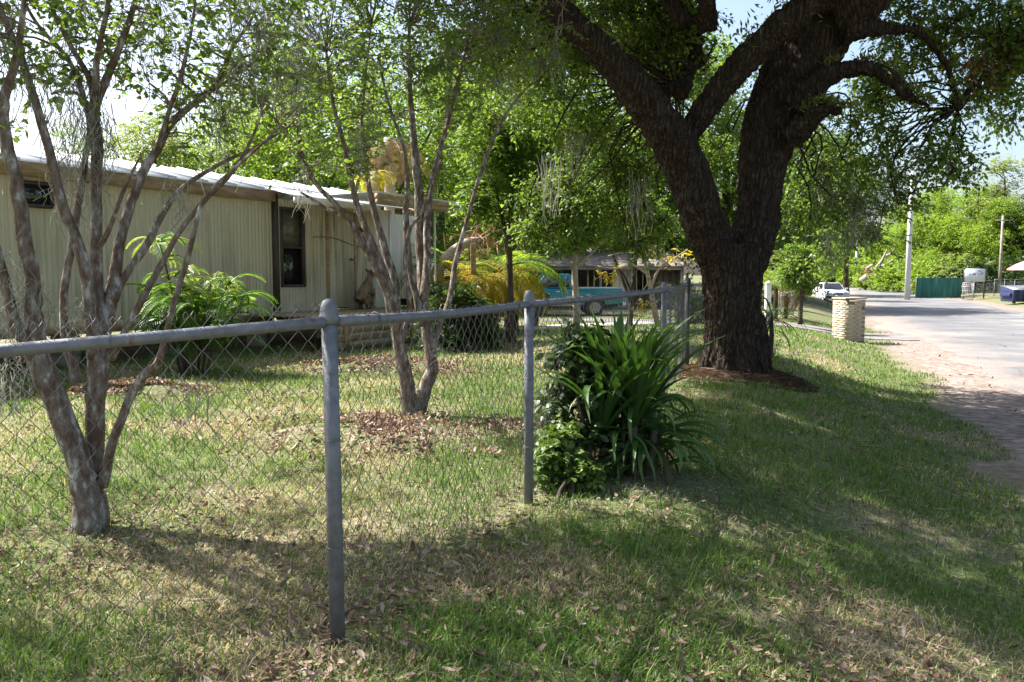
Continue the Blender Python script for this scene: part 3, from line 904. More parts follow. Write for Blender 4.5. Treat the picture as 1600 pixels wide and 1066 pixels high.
myrtle('large grey-mossed crape myrtle with many mottled stems, nearest inside the fence', b1, S1,
       [mm_(60, 60, 4.4, .35, .5, .3), mm_(150, 20, 4.6, .4, .6, .3), mm_(270, 60, 4.7, .45, .6, .35), mm_(370, 60, 4.8, .45, .6, .4), mm_(420, 150, 4.9, .35, .5, .35), mm_(330, 200, 4.6, .3, .4, .2), mm_(-60, 100, 4.1, .4),
        mm_(120, -130, 4.4, .9, .9, .45), mm_(330, -120, 4.7, .8, .8, .45), mm_(480, 60, 5.1, .35, .5, .35), mm_(-80, -100, 4.2, .7), (np.array([-.9, 4.2, 3.9]), (.9, .6, .4)), (np.array([-3.0, 4.9, 4.2]), (1.1, .8, .5)), (np.array([-2.0, 4.3, 4.4]), (1.1, .9, .4)), (np.array([-3.6, 3.9, 4.0]), (1.0, .8, .5)), (np.array([-2.6, 3.4, 4.1]), (.9, .6, .4)), (np.array([-4.4, 4.7, 3.9]), (1.2, .9, .7)), (np.array([-4.7, 3.7, 3.9]), (1.0, .8, .6)), (np.array([-5.4, 5.0, 4.0]), (1.0, .8, .6)), (np.array([-5.1, 6.4, 4.5]), (1.0, .9, .5))],  # the last masses lie out of view, added for dappled shade on the lawn
       760, 16, .052, [(20, 440, 4.2), (35, 470, 4.15), (50, 520, 4.2), (20, 400, 4.1), (105, 200, 4.3), (120, 240, 4.35), (110, 170, 4.4), (150, 170, 4.4), (155, 190, 4.4), (145, 150, 4.4), (165, 230, 4.4), (60, 440, 4.15), (75, 480, 4.2), (10, 590, 4.1), (20, 560, 4.1),
                       (100, 270, 4.3), (420, 60, 4.9), (440, 100, 4.9), (430, 20, 4.9), (455, 80, 5), (470, 30, 5), (480, 120, 5), (470, 60, 5), (445, 150, 5), (270, 300, 4.3), (130, 480, 4.3), (60, 120, 4.2), (290, 590, 3.9)], 21, moss_n=70, seen=7, n_seen=170)
b2 = gp(645, 652)
S2 = [
    ([(646, 668, 34), (645, 657, 25), (641, 642, 18), (633, 590, 13), (622, 530, 12), (614, 490, 11), (596, 440, 7), (560, 370, 6), (530, 325, 6), (495, 290, 5), (470, 245, 4), (440, 200, 3), (400, 150, 2)], 7.85, 7.3),
    ([(618, 505, 9), (606, 440, 7), (585, 390, 7), (562, 330, 6), (548, 280, 6), (538, 230, 5), (520, 160, 4), (510, 80, 3)], 7.8, 7.6),
    ([(620, 500, 9), (616, 440, 7), (600, 385, 7), (582, 320, 6), (572, 260, 5), (565, 200, 4), (570, 130, 3), (580, 40, 2)], 7.8, 8.1),
    ([(622, 520, 8), (618, 470, 6), (590, 410, 5), (550, 350, 5), (510, 325, 4), (470, 300, 3)], 7.8, 7.4),
    ([(650, 655, 17), (654, 640, 15), (668, 600, 12), (677, 575, 12), (672, 540, 11), (664, 500, 11), (660, 440, 11), (656, 380, 10), (655, 320, 10), (650, 260, 9), (645, 200, 7), (640, 130, 5), (640, 40, 4)], 7.9, 8.2),
    ([(663, 510, 8), (648, 455, 6), (638, 400, 6), (634, 340, 6), (637, 290, 5), (630, 230, 4), (610, 170, 3), (590, 90, 3)], 7.85, 8.0),
    ([(662, 470, 8), (668, 400, 7), (668, 330, 7), (680, 260, 5), (700, 190, 4), (720, 110, 3), (740, 30, 2)], 7.9, 8.4),
    ([(672, 560, 6), (690, 500, 5), (702, 470, 5), (712, 410, 5), (728, 350, 4), (745, 290, 4), (770, 220, 4), (800, 165, 3), (850, 110, 2)], 7.95, 8.6),
    ([(640, 600, 6), (628, 540, 5), (640, 480, 5), (632, 420, 5), (640, 360, 4), (660, 330, 3), (690, 250, 3)], 7.9, 7.7),
]
myrtle('smaller crape myrtle with slim fanning stems in front of the porch', b2, S2,
       [mm_(500, 60, 7.4, .6, .8, .5), mm_(600, 30, 8, .7, .8, .55), mm_(700, 60, 8.3, .6, .7, .5), mm_(620, 130, 8, .6, .7, .35), mm_(520, 160, 7.5, .5, .6, .4), mm_(780, 90, 8.6, .6, .7, .5), mm_(710, 190, 8.4, .45, .5, .4), mm_(470, 240, 7.3, .3, .4, .2), mm_(560, 240, 7.7, .35, .5, .3),
        mm_(600, -120, 8, 1.2, 1.1, .6), mm_(780, -60, 8.6, .9, .9, .6), mm_(440, -60, 7.2, .9, .8, .6), mm_(850, 60, 8.8, .4)],
       620, 17, .055, [(490, 60, 7.2), (480, 30, 7.2), (470, 90, 7.2), (455, 130, 7.1), (500, 20, 7.3), (460, 40, 7.1), (500, 120, 7.3), (600, 560, 7.7), (560, 200, 7.6), (475, 270, 7.2), (690, 545, 7.8), (640, 300, 7.9), (445, 70, 7)], 22, moss_n=34, pal='mid', seen=9, n_seen=200)

# ------------------------------------------------------------------ trees behind the house, along the road and across it
G1 = 'trees behind the mobile home'
def bgp(kind, u, Y, vtop, label, group, sx=1.0):
    x = (u - 800) / FPX * Y
    z0 = gzf(x, Y)
    h = CAM_H + (428 - vtop) / FPX * Y - z0
    return bg_tree(kind, x, Y, h, label, group, sx=sx)
for a in (
    ('lime', 120, 34, 190, 'low lime-green tree over the far left end of the trailer roof', .9),
    ('pale', 250, 30, 165, 'thin pale green tree rising behind the white roof, left of the porch', 1.0),
    ('lime', 360, 33, 110, 'bright lime-green tree behind the middle of the white trailer roof', 1.0),
    ('mid', 470, 32, 70, 'mid-green tree behind the trailer roof near the grey moss', .95),
    ('lime', 590, 38, 10, 'tall yellow-green tree right behind the dead palm skirt', .9),
    ('mid', 690, 42, 110, 'leafy tree behind the porch roof and yellow palms', .9),
    ('oak', 800, 47, 60, 'dark oak above the yellow palms', .9),
    ('mid', 890, 50, 0, 'tall full tree behind the truck', .85),
    ('oak', 970, 54, 10, 'broad dark oak behind the brown shed', .9),
    ('lime', 1050, 56, 60, 'bright green tree seen left of the big forked trunk', .9),
    ('mid', 1130, 58, 60, 'green tree seen through the fork of the big oak', .9),
    ('dense', 430, 48, 180, 'round lime-green tree low behind the trailer roof', 1.2),
    ('dense', 740, 62, 150, 'dense green tree far behind the porch', 1.3),
    ('dense', 910, 66, 210, 'dense green tree far behind the shed', 1.3),
): bgp(a[0], a[1], a[2], a[3], a[4], G1, a[5])
G2_ = 'trees on the near side of the road'
for a in (
    ('oak', 1250, 52, 190, 'dark mossy oak over the small front garden, trunk behind the young tree', .95),
    ('mid', 1205, 48, 290, 'green tree just right of the big oak trunk', .8),
    ('oak', 1322, 84, 262, 'dark oak hanging over the road bend, behind the white car', .8),
    ('mid', 1165, 74, 200, 'tall green tree far behind the picket gate', .9),
    ('dense', 1262, 90, 330, 'low green tree far down the left side of the road', 1.1),
): bgp(a[0], a[1], a[2], a[3], a[4], G2_, a[5])
G3 = 'woodland edge across the road'
for a in (
    ('dense', 1345, 190, 365, 'farthest pale green tree where the road bends away', 1.3),
    ('dense', 1300, 230, 372, 'small far tree at the end of the road', 1.5),
    ('lime', 1380, 150, 345, 'light green tree above the leaning dead trunk', 1.1),
    ('dense', 1400, 125, 322, 'vine-covered tree left of the concrete pole', 1.0),
    ('dense', 1445, 112, 300, 'vine-covered tree right behind the concrete pole', 1.0),
    ('lime', 1478, 108, 296, 'bright tree over the green screened fence', 1.0),
    ('dense', 1512, 104, 300, 'vine-draped tree behind the white sign', 1.0),
    ('feather', 1560, 100, 240, 'tall feathery tree standing above the woodland by the wooden pole', 1.3),
    ('dense', 1548, 98, 318, 'bushy tree behind the wooden pole', .9),
    ('mid', 1595, 98, 300, 'dark green tree behind the red umbrella', 1.0),
    ('dense', 1640, 95, 290, 'vine-covered tree at the right end of the woodland', 1.0),
    ('mid', 1700, 92, 280, 'green tree just past the right end of the woodland', 1.0),
): bgp(a[0], a[1], a[2], a[3], a[4], G3, a[5])

# ------------------------------------------------------------------ chain-link fence
def v3(p, z): return np.array([p[0], p[1], z], float)
P1 = np.array(gp(528, 1002)[:2]); P2 = np.array(gp(826, 788)[:2])
P3 = np.array([1.49, 8.1]); P4 = at(1072, 572, 11.9)[:2]; P5 = np.array([4.75, 17.6]); P0 = P1 + np.array([-.93, -.58]) / math.hypot(.93, .58) * 2.6
def chain_fence():
    f = thing('chain_link_fence', 'weathered chain-link fence with grey pipe rail running through the foreground', 'fence', (P2[0], P2[1], 0))
    capz = []
    for p, r, ztop in ((P0, .03, 1.09), (P1, .0285, 1.205), (P2, .0275, 1.20), (P3, .0275, 1.215), (P4, .042, 1.24), (P5, .03, 1.15)):
        z0 = gzf(*p)
        lean = np.array([-.012, .004]) if p is P1 else np.array([0, 0])
        mb = MB().tube([v3(p, z0 - .15), v3(p + lean * .5, .6), v3(p + lean, ztop)], [r] * 3, 20)
        po = obj('post', mb, M['galv'], f, True)
        c = p + lean
        cp = MB().lathe([(r * 1.02, -.035), (r * 1.22, -.034), (r * 1.24, -.003), (r * 1.14, .0), (r * 1.16, .012), (r * 1.06, .030), (r * .75, .048), (r * .3, .056), (0, .057)], (c[0], c[1], ztop), 20)
        obj('post_cap', cp, M['galv'], po, True)
    def rail(a, za, b, zb, r=.0205, sag=0.0):
        t = np.linspace(0, 1, 12)[:, None]
        P = v3(a, za) * (1 - t) + v3(b, zb) * t
        P[:, 2] -= np.sin(t[:, 0] * PI) * sag
        obj('top_rail', MB().tube(P, r, 16), M['galv'], f, True)
    segs = [(P0, 1.05, P1, 1.178), (P1, 1.178, P2, 1.175), (P2, 1.175, P3, 1.19), (P3, 1.19, P4, 1.19), (P4, 1.19, P5, 1.12)]
    for k, (a, za, b, zb) in enumerate(segs):
        d = b - a; ln = math.hypot(*d); d = d / ln
        rail(a + d * .03, za, b - d * .03, zb, .0205, .012 if k == 1 else .006)
        # woven wires, one zigzag beside the next
        p, q = .0365, .040
        nw = int(ln / p)
        nrm = np.array([-d[1], d[0]])
        # each span's wires hang on the yard side of the rail
        mb = MB()
        side = 1
        for i in range(nw):
            t = (i + .5) / nw
            ztop = za * (1 - t) + zb * t + (.055 if k == 0 else .012 if k == 1 else .01)
            if k == 1: ztop -= .012 * math.sin(PI * t)
            x0, x1 = a + d * (i * p), a + d * ((i + 1) * p)
            zb0 = gzf(*x0) + .02
            m_ = int((ztop - zb0) / q)
            j = np.arange(m_ + 1)
            even = ((j + i) % 2 == 0)
            z = ztop - j * q
            bul = .012 * np.sin(z * 2.1 + i * .05) + .01 * math.sin(i * .21)
            ox = -(.024 if k < 2 else .024)
            XY = np.where(even[:, None], x0 + d * .002, x1 - d * .002) + nrm[None, :] * (-ox + np.where(even, .003, -.003)[:, None] * (1 if i % 2 else -1) + (bul * ss(0, .25, ztop - z))[:, None])
            P = np.stack([XY[:, 0], XY[:, 1], z], 1)
            if len(P) < 3: continue
            mb.tube(P, .0016, 4, cap=False)
            # knuckle at the top
            e = P[0]
            dirn = (d if even[0] else -d)
            kn = np.array([e, e + [dirn[0] * .010, dirn[1] * .010, .016], e + [dirn[0] * .018 + nrm[0] * .006, dirn[1] * .018 + nrm[1] * .006, .006], e + [dirn[0] * .014, dirn[1] * .014, -.012]])
            mb.tube(kn, .0016, 4, cap=False)
        obj('chain_link_mesh', mb, M['wire'], f, True)
        # tie wires on the rail
        tn = max(2, int(ln / .45))
        for i in range(tn):
            t = (i + .6) / tn
            c = v3(a + d * ln * t, za * (1 - t) + zb * t)
            ang = np.linspace(0, 2 * PI, 10)
            P = c + np.outer(np.cos(ang), v3(nrm, 0)) * .0235 + np.outer(np.sin(ang), [0, 0, 1]) * .0235 + np.outer(np.linspace(-.006, .006, 10), v3(d, 0))
            obj('tie_wire', MB().tube(P, .0018, 4), M['galv'], f, True)
    for p in (P1, P2):
        for z in (.35, .75, 1.0):
            ang = np.linspace(0, 2 * PI, 14)
            P = np.stack([p[0] + np.cos(ang) * .031, p[1] + np.sin(ang) * .031, z + .004 * np.sin(ang)], 1)
            obj('tie_wire', MB().tube(P, .0016, 4), M['galv'], f, True)
chain_fence()

# ------------------------------------------------------------------ mobile home
WO = np.array([-4.38, 15.3]); WD = np.array([.485, .8745]); WN = np.array([.8745, -.485])
W_RZ = math.atan2(WD[1], WD[0])            # local x runs along the wall, local -y faces the yard
def kw(u, off=0.0):
    r = (u - 800) / FPX
    o = WO + WN * off
    return (r * o[1] - o[0]) / (WD[0] - r * WD[1])
def siding_material():
    m, nt, b, L = nodes('stained_cream_siding')
    b.inputs['Roughness'].default_value = .6
    tc = N(nt, 'ShaderNodeNewGeometry')
    mp = N(nt, 'ShaderNodeMapping'); mp.inputs['Rotation'].default_value = (0, 0, -W_RZ); mp.inputs['Scale'].default_value = (7, 7, .35)
    L.new(tc.outputs['Position'], mp.inputs[0])
    n1 = N(nt, 'ShaderNodeTexNoise'); n1.inputs['Scale'].default_value = 1.4; n1.inputs['Detail'].default_value = 6; n1.inputs['Roughness'].default_value = .65
    L.new(mp.outputs[0], n1.inputs['Vector'])
    r = ramp(nt, [(.32, (.17, .155, .09)), (.45, (.38, .335, .23)), (.58, (.55, .50, .385))])
    L.new(n1.outputs['Fac'], r.inputs[0])
    n2_ = N(nt, 'ShaderNodeTexNoise'); n2_.inputs['Scale'].default_value = .5; n2_.inputs['Detail'].default_value = 3
    L.new(tc.outputs['Position'], n2_.inputs['Vector'])
    x = N(nt, 'ShaderNodeMix', data_type='RGBA')
    mr = N(nt, 'ShaderNodeMapRange'); mr.inputs[1].default_value = .42; mr.inputs[2].default_value = .62
    L.new(n2_.outputs['Fac'], mr.inputs[0]); L.new(mr.outputs[0], x.inputs[0])
    x.inputs[6].default_value = (.58, .51, .375, 1); L.new(r.outputs[0], x.inputs[7])
    L.new(x.outputs[2], b.inputs['Base Color'])
    return m
M['siding'] = siding_material()
M['white_siding'] = pmat('white_painted_siding', (.62, .61, .57), (.74, .73, .69), .55, scale=3, stretch=(6, 6, .4))
M['fascia'] = pmat('tan_wood_fascia', (.26, .16, .08), (.46, .32, .19), .8, scale=5, stretch=(.6, 1, 3), bump=.3)
M['roof'] = pmat('white_metal_roof', (.66, .66, .65), (.80, .80, .79), .4, scale=2.5)
M['brown_frame'] = pmat('dark_brown_frame', (.045, .030, .022), (.075, .052, .04), .6, scale=8)
M['dark'] = pmat('dark_interior', (.012, .012, .012), (.03, .025, .022), .9)
M['block'] = pmat('concrete_block', (.25, .24, .22), (.38, .36, .33), .95, scale=9, bump=.5, bscale=60)
M['deck'] = pmat('weathered_deck_wood', (.24, .18, .10), (.40, .32, .20), .85, scale=6, stretch=(.5, 4, 4), bump=.3)
M['white'] = pmat('white_paint', (.70, .69, .66), (.80, .79, .76), .5, scale=6)
m_, nt_, b_, L_ = nodes('window_glass'); b_.inputs['Base Color'].default_value = (.02, .022, .025, 1); b_.inputs['Roughness'].default_value = .05; b_.inputs['Specular IOR Level'].default_value = .8
M['glass'] = m_
M['curtain'] = pmat('window_blind', (.10, .085, .065), (.19, .165, .13), .25, scale=3, stretch=(1, 1, 9))

def mobile_home():
    t = thing('mobile_home', 'long cream mobile home with ribbed stained siding, white metal roof and lean-to entry', 'mobile home', (WO[0], WO[1], 0), W_RZ)
    zb, zt = .62, 2.81
    L0, L1 = -12.0, 3.35
    def panel(x0, x1, z0, z1, y, mat, name='siding_panel', rib=.08, parent=None):
        # ribbed sheet: flat, step, groove, step
        xs, ys = [], []
        x = x0
        while x < x1 - .001:
            for dx, dy in ((0, 0), (rib * .70, 0), (rib * .80, .007), (rib * .90, .007)):
                if x + dx < x1: xs.append(x + dx); ys.append(dy)
            x += rib
        xs.append(x1); ys.append(0)
        n = len(xs)
        V = [(a, y + b, z0) for a, b in zip(xs, ys)] + [(a, y + b, z1) for a, b in zip(xs, ys)]
        Q = [[i, i + 1, n + i + 1, n + i] for i in range(n - 1)]
        return obj(name, MB().add(V, Q), mat, parent or t, False, True)
    def bx(name, x0, x1, y0, y1, z0, z1, mat, parent=None, bev=0):
        return obj(name, MB().box(((x0 + x1) / 2, (y0 + y1) / 2, (z0 + z1) / 2), (x1 - x0, y1 - y0, z1 - z0)), mat, parent or t, False, True, bev)
    # local -y is the yard side: the main front wall lies on y = 0
    wx0, wx1, wz0, wz1 = kw(434), kw(471), 1.10, 2.58
    dx0, dx1, dz1 = kw(508), kw(547), 2.60
    # main wall, sheet by sheet
    hx0, hx1 = kw(36), kw(84)        # small high window
    x = L0
    while x < -.02:
        x2 = min(x + .42, -.012)
        panel(x + .004, x2, zb, zt, .002 * random.random(), M['siding'])
        x = x + .42
    # lean-to entry: a bay standing a little proud of the wall
    yb = -.10
    for a, b, z0, z1 in ((.0, wx0, zb, 2.72), (wx0, wx1, zb, wz0), (wx0, wx1, wz1, 2.72), (wx1, dx0 - .06, zb, 2.72), (dx0 - .06, dx1 + .06, dz1, 2.72), (dx1 + .06, L1 - .5, zb, 2.72)):
        k = max(1, round((b - a) / .42))
        for i in range(k):
            panel(a + (b - a) * i / k + .003, a + (b - a) * (i + 1) / k, z0, z1, yb, M['siding'])
    panel(L1 - .5, L1 + .0, zb, 2.72, yb, M['white_siding'], rib=.05)
    for k in range(3): panel(L1 + .02 + k * .40, L1 + .41 + k * .40, .8, 2.66, yb + .002, M['white_siding'], rib=.05)
    bx('corner_trim', -.05, .012, yb - .015, .03, zb - .08, 2.80, M['brown_frame'])
    bx('corner_trim', L1 - .04, L1 + .02, yb - .02, .05, zb, 2.72, M['white'])
    # closed ends, back and floor
    bx('end_wall', L1 + 1.2, L1 + 1.26, yb + .02, 4.2, zb, 2.7, M['white_siding'])
    bx('back_wall', L0, L1 + 1.2, 4.2, 4.26, zb, zt - .02, M['siding'])
    bx('floor', L0, L1 + 1.2, .03, 4.19, zb + .02, zb + .14, M['dark'])
    bx('sill_beam', L0, -.06, -.015, .04, zb - .14, zb - .003, M['fascia'])
    bx('sill_beam', -.04, L1 + 1.2, yb - .012, yb + .05, zb - .12, zb - .003, M['brown_frame'])
    # window with frame, blind and dark lower pane
    w = bx('window', wx0 + .05, wx1 - .05, yb + .05, yb + .06, wz0 + .05, (wz0 + wz1) / 2 - .02, M['glass'])
    bx('pane', wx0 + .05, wx1 - .05, yb + .035, yb + .045, (wz0 + wz1) / 2 + .02, wz1 - .05, M['curtain'], w)
    bx('blind', wx0 + .05, wx1 - .05, yb + .075, yb + .085, wz0 + .05, wz1 - .05, M['dark'], w)
    for a, b, c, d in ((wx0 - .01, wx0 + .05, wz0, wz1), (wx1 - .05, wx1 + .01, wz0, wz1), (wx0 + .05, wx1 - .05, wz0, wz0 + .05), (wx0 + .05, wx1 - .05, wz1 - .05, wz1), (wx0 + .05, wx1 - .05, (wz0 + wz1) / 2 - .02, (wz0 + wz1) / 2 + .02)):
        bx('frame', a, b, yb - .025, yb + .07, c, d, M['brown_frame'], w)
    # high small window on the long wall
    h = bx('window', hx0, hx1, -.03, -.02, 2.30, 2.56, M['glass'])
    for a, b, c, d in ((hx0 - .05, hx0, 2.25, 2.61), (hx1, hx1 + .05, 2.25, 2.61), (hx0, hx1, 2.25, 2.30), (hx0, hx1, 2.56, 2.61)):
        bx('frame', a, b, -.05, .0, c, d, M['brown_frame'], h)
    # door
    d = bx('door', dx0, dx1, yb - .02, yb + .02, zb + .05, dz1 - .05, M['siding'], None, .004)
    bx('handle', dx1 - .12, dx1 - .05, yb - .06, yb - .021, 1.62, 1.66, M['brown_frame'], d)
    for a, b, c, e in ((dx0 - .06, dx0 - .003, zb, dz1), (dx1 + .003, dx1 + .06, zb, dz1), (dx0 - .003, dx1 + .003, dz1 - .047, dz1)):
        bx('door_frame', a, b, yb - .035, yb + .03, c, e, M['fascia'], d)
    # porch lamp
    bx('porch_lamp', dx1 + .16, dx1 + .42, yb - .06, yb - .001, 2.22, 2.30, M['brown_frame'])
    # roof: white metal sheets rising to a low ridge
    for k in range(0, 30):
        a, b = L0 - .15 + k * .62, L0 - .15 + (k + 1) * .62 - .006
        if a > L1 + 1.2: break
        b = min(b, L1 + 1.3)
        V = [(a, -.16, 2.86), (b, -.16, 2.86), (b, 2.1, 3.36), (a, 2.1, 3.36), (a, -.16, 2.84), (b, -.16, 2.84), (b, 2.1, 3.34), (a, 2.1, 3.34), (a, 4.4, 2.86), (b, 4.4, 2.86)]
        mb = MB().add(V, [[0, 1, 2, 3], [4, 7, 6, 5], [0, 4, 5, 1], [3, 2, 9, 8], [1, 5, 6, 2], [0, 3, 7, 4]])
        mb.box(((a), .97, 3.125), (.03, 2.3, .03), M=Matrix.Rotation(math.atan2(.5, 2.26), 3, 'X'))
        obj('roof_sheet', mb, M['roof'], t, False, True)
    bx('fascia', L0 - .1, -.06, -.13, -.02, 2.66, 2.835, M['fascia'])
    # lean-to roof over the entry
    for k in range(6):
        a = -.06 + k * .61
        V = [(a, -.62, 2.745), (a + .605, -.62, 2.745), (a + .605, .1, 2.93), (a, .1, 2.93), (a, -.62, 2.725), (a + .605, -.62, 2.725), (a + .605, .1, 2.91), (a, .1, 2.91)]
        obj('lean_to_sheet', MB().add(V, [[0, 1, 2, 3], [4, 7, 6, 5], [0, 4, 5, 1], [1, 5, 6, 2], [0, 3, 7, 4], [3, 2, 6, 7]]), M['roof'], t, False, True)
    bx('fascia', -.06, 2.4, -.60, -.56, 2.62, 2.722, M['white'])
    # piers
    x = L0 + .5
    while x < L1 + 1:
        for k in range(3):
            bx('pier_block', x, x + .2, .25, .65, -.02 + k * .17, .145 + k * .17, M['block'])
        x += 1.9
    # porch canopy beside the entry
    cx0, cx1 = .50, 3.45
    bx('canopy_roof', cx0, cx1, -2.0, -.65, 2.78, 2.81, M['roof'])
    bx('canopy_beam', cx0, cx1, -2.03, -1.95, 2.68, 2.776, M['fascia'])
    bx('canopy_beam', cx0 + .003, cx1 - .003, -2.02, -1.96, 2.58, 2.676, M['deck'])
    bx('canopy_beam', cx1 - .06, cx1, -1.945, -.2, 2.66, 2.775, M['fascia'])
    bx('canopy_post', 2.32, 2.35, -1.99, -1.96, 0, 2.578, M['white'])
    # deck of planks with a boarded front
    d0, d1, y0, y1 = -.7, 2.3, -1.75, yb - .03
    k = 0
    y = y0
    while y < y1 - .05:
        bx('deck_plank', d0, d1, y + .004, y + .134, .60, .64, M['deck']); y += .14
    for i in range(4):
        bx('skirt_board', d0 + .01, d1 - .01, y0 + .01, y0 + .03, .03 + i * .142, .165 + i * .142, M['deck'])
    for i in range(4):
        bx('side_board', d1 - .032, d1 - .012, y0 + .035, y1, .03 + i * .142, .165 + i * .142, M['deck'])
    bx('deck_post', d0 + .55, d0 + .63, y0 - .05, y0 + .008, -.02, .598, M['fascia'])
    bx('deck_post', d1 - .5, d1 - .42, y0 - .05, y0 + .008, -.02, .598, M['fascia'])
    # a drooping cable along the wall
    P = [(.9 + .3 * i, yb - .03, 2.05 - .02 * i + .05 * math.sin(i)) for i in range(8)]
    obj('cable', MB().tube(smooth_path(P, [.006] * 8, 4)[0], .006, 5), M['brown_frame'], t, True, True)
    return t
home = mobile_home()

def wall_pt(k, off, z):
    p = WO + WD * k + WN * off
    return np.array([p[0], p[1], z])

# ------------------------------------------------------------------ sitting dog on the porch
def dog():
    c = wall_pt(kw(572, .5), .5, .642)
    t = thing('dog', 'tan and brown dog sitting on the porch deck facing right', 'dog', c, W_RZ)
    b = MB()
    # local x = to the right along the wall, seen from the yard
    P, R = smooth_path([(-.17, 0, .15), (-.12, 0, .24), (-.03, 0, .36), (.06, 0, .47), (.10, 0, .56)], [.13, .145, .13, .115, .085], 4); b.tube(P, R, 14)
    P, R = smooth_path([(.07, 0, .48), (.12, 0, .60), (.15, 0, .68)], [.10, .075, .07], 4); b.tube(P, R, 12)
    b.ball((.17, 0, .705), (.085, .072, .075)); P, R = smooth_path([(.20, 0, .70), (.27, 0, .675), (.315, 0, .665)], [.05, .038, .03], 3); b.tube(P, R, 10)
    for s in (-1, 1):
        P, R = smooth_path([(.10, s * .075, .42), (.13, s * .08, .26), (.12, s * .08, .12), (.125, s * .08, .03), (.19, s * .08, .02)], [.06, .046, .036, .03, .028], 4); b.tube(P, R, 10)
        P, R = smooth_path([(-.14, s * .10, .20), (-.02, s * .13, .17), (.03, s * .13, .11)], [.11, .09, .06], 4); b.tube(P, R, 10)
        P, R = smooth_path([(.03, s * .13, .11), (-.09, s * .13, .05), (-.05, s * .13, .025), (.06, s * .13, .02)], [.05, .035, .03, .026], 4); b.tube(P, R, 10)
        P, R = smooth_path([(.13, s * .055, .755), (.115, s * .075, .80), (.12, s * .085, .83)], [.035, .024, .006], 3); b.tube(P, R, 8)
    P, R = smooth_path([(-.24, 0, .08), (-.34, .03, .03), (-.44, .08, .03)], [.04, .03, .012], 4); b.tube(P, R, 8)
    M['fur'] = pmat('tan_fur', (.11, .06, .035), (.30, .21, .13), .95, scale=5, bump=.6, bscale=80, lo=.42, hi=.55)
    link('body', remeshed(b, .014, M['fur'], 4), t, True)
    obj('nose', MB().ball((.343, 0, .672), (.014, .018, .013), 8, 6), M['dark'], t, True, True)
    for s in (-1, 1): obj('eye', MB().ball((.228, s * .055, .728), .010, 8, 6), M['glass'], t, True, True)
dog()

# ------------------------------------------------------------------ vehicles
M['teal'] = pmat('teal_car_paint', (.0, .115, .145), (.005, .155, .185), .3, scale=3, spec=.6)
M['tan_trim'] = pmat('tan_rocker_paint', (.20, .17, .13), (.26, .22, .17), .5, scale=5)
M['tyre'] = pmat('tyre_rubber', (.018, .018, .018), (.035, .033, .03), .9, scale=10)
M['rim'] = pmat('tan_dusty_rim', (.33, .29, .22), (.48, .43, .35), .5, .3, scale=9)
M['chrome'] = pmat('dull_chrome', (.5, .5, .5), (.6, .6, .6), .3, .9)
M['red_lens'] = pmat('red_lens', (.25, .01, .01), None, .2)
M['lens'] = pmat('clear_lens', (.5, .52, .55), None, .12)
M['white_car'] = pmat('white_car_paint', (.76, .76, .76), (.82, .82, .82), .25, spec=.6)
def arc(cx, cz, r, a0, a1, n=9):
    return [(cx + r * math.cos(a), cz + r * math.sin(a)) for a in np.linspace(a0, a1, n)]
def wheel(parent, x, y, r, w, rimmat, spokes=8):
    wb = MB()
    prof = [(r * .62, -w / 2), (r * .9, -w / 2), (r, -w * .32), (r, w * .32), (r * .9, w / 2), (r * .62, w / 2)]
    wb.lathe(prof, (0, 0, 0), 28)
    R = Matrix.Translation((x, y, r)) @ Matrix.Rotation(PI / 2, 4, 'X')
    wh = obj('wheel', wb.xf(R), M['tyre'], parent, True, True)
    rb = MB().lathe([(0, .30 * w), (r * .18, .32 * w), (r * .20, .22 * w), (r * .50, .10 * w), (r * .55, .42 * w), (r * .63, .46 * w), (r * .63, -.46 * w), (r * .5, -.4 * w), (0, -.4 * w)], (0, 0, 0), 28)
    for k in range(spokes):
        a = 2 * PI * k / spokes
        rb.box((math.cos(a) * r * .36, math.sin(a) * r * .36, .27 * w), (r * .40, r * .10, .06), a)
    if y > 0: R = Matrix.Translation((x, y, r)) @ Matrix.Rotation(-PI / 2, 4, 'X')
    obj('rim', rb.xf(R), rimmat, wh, False, True)
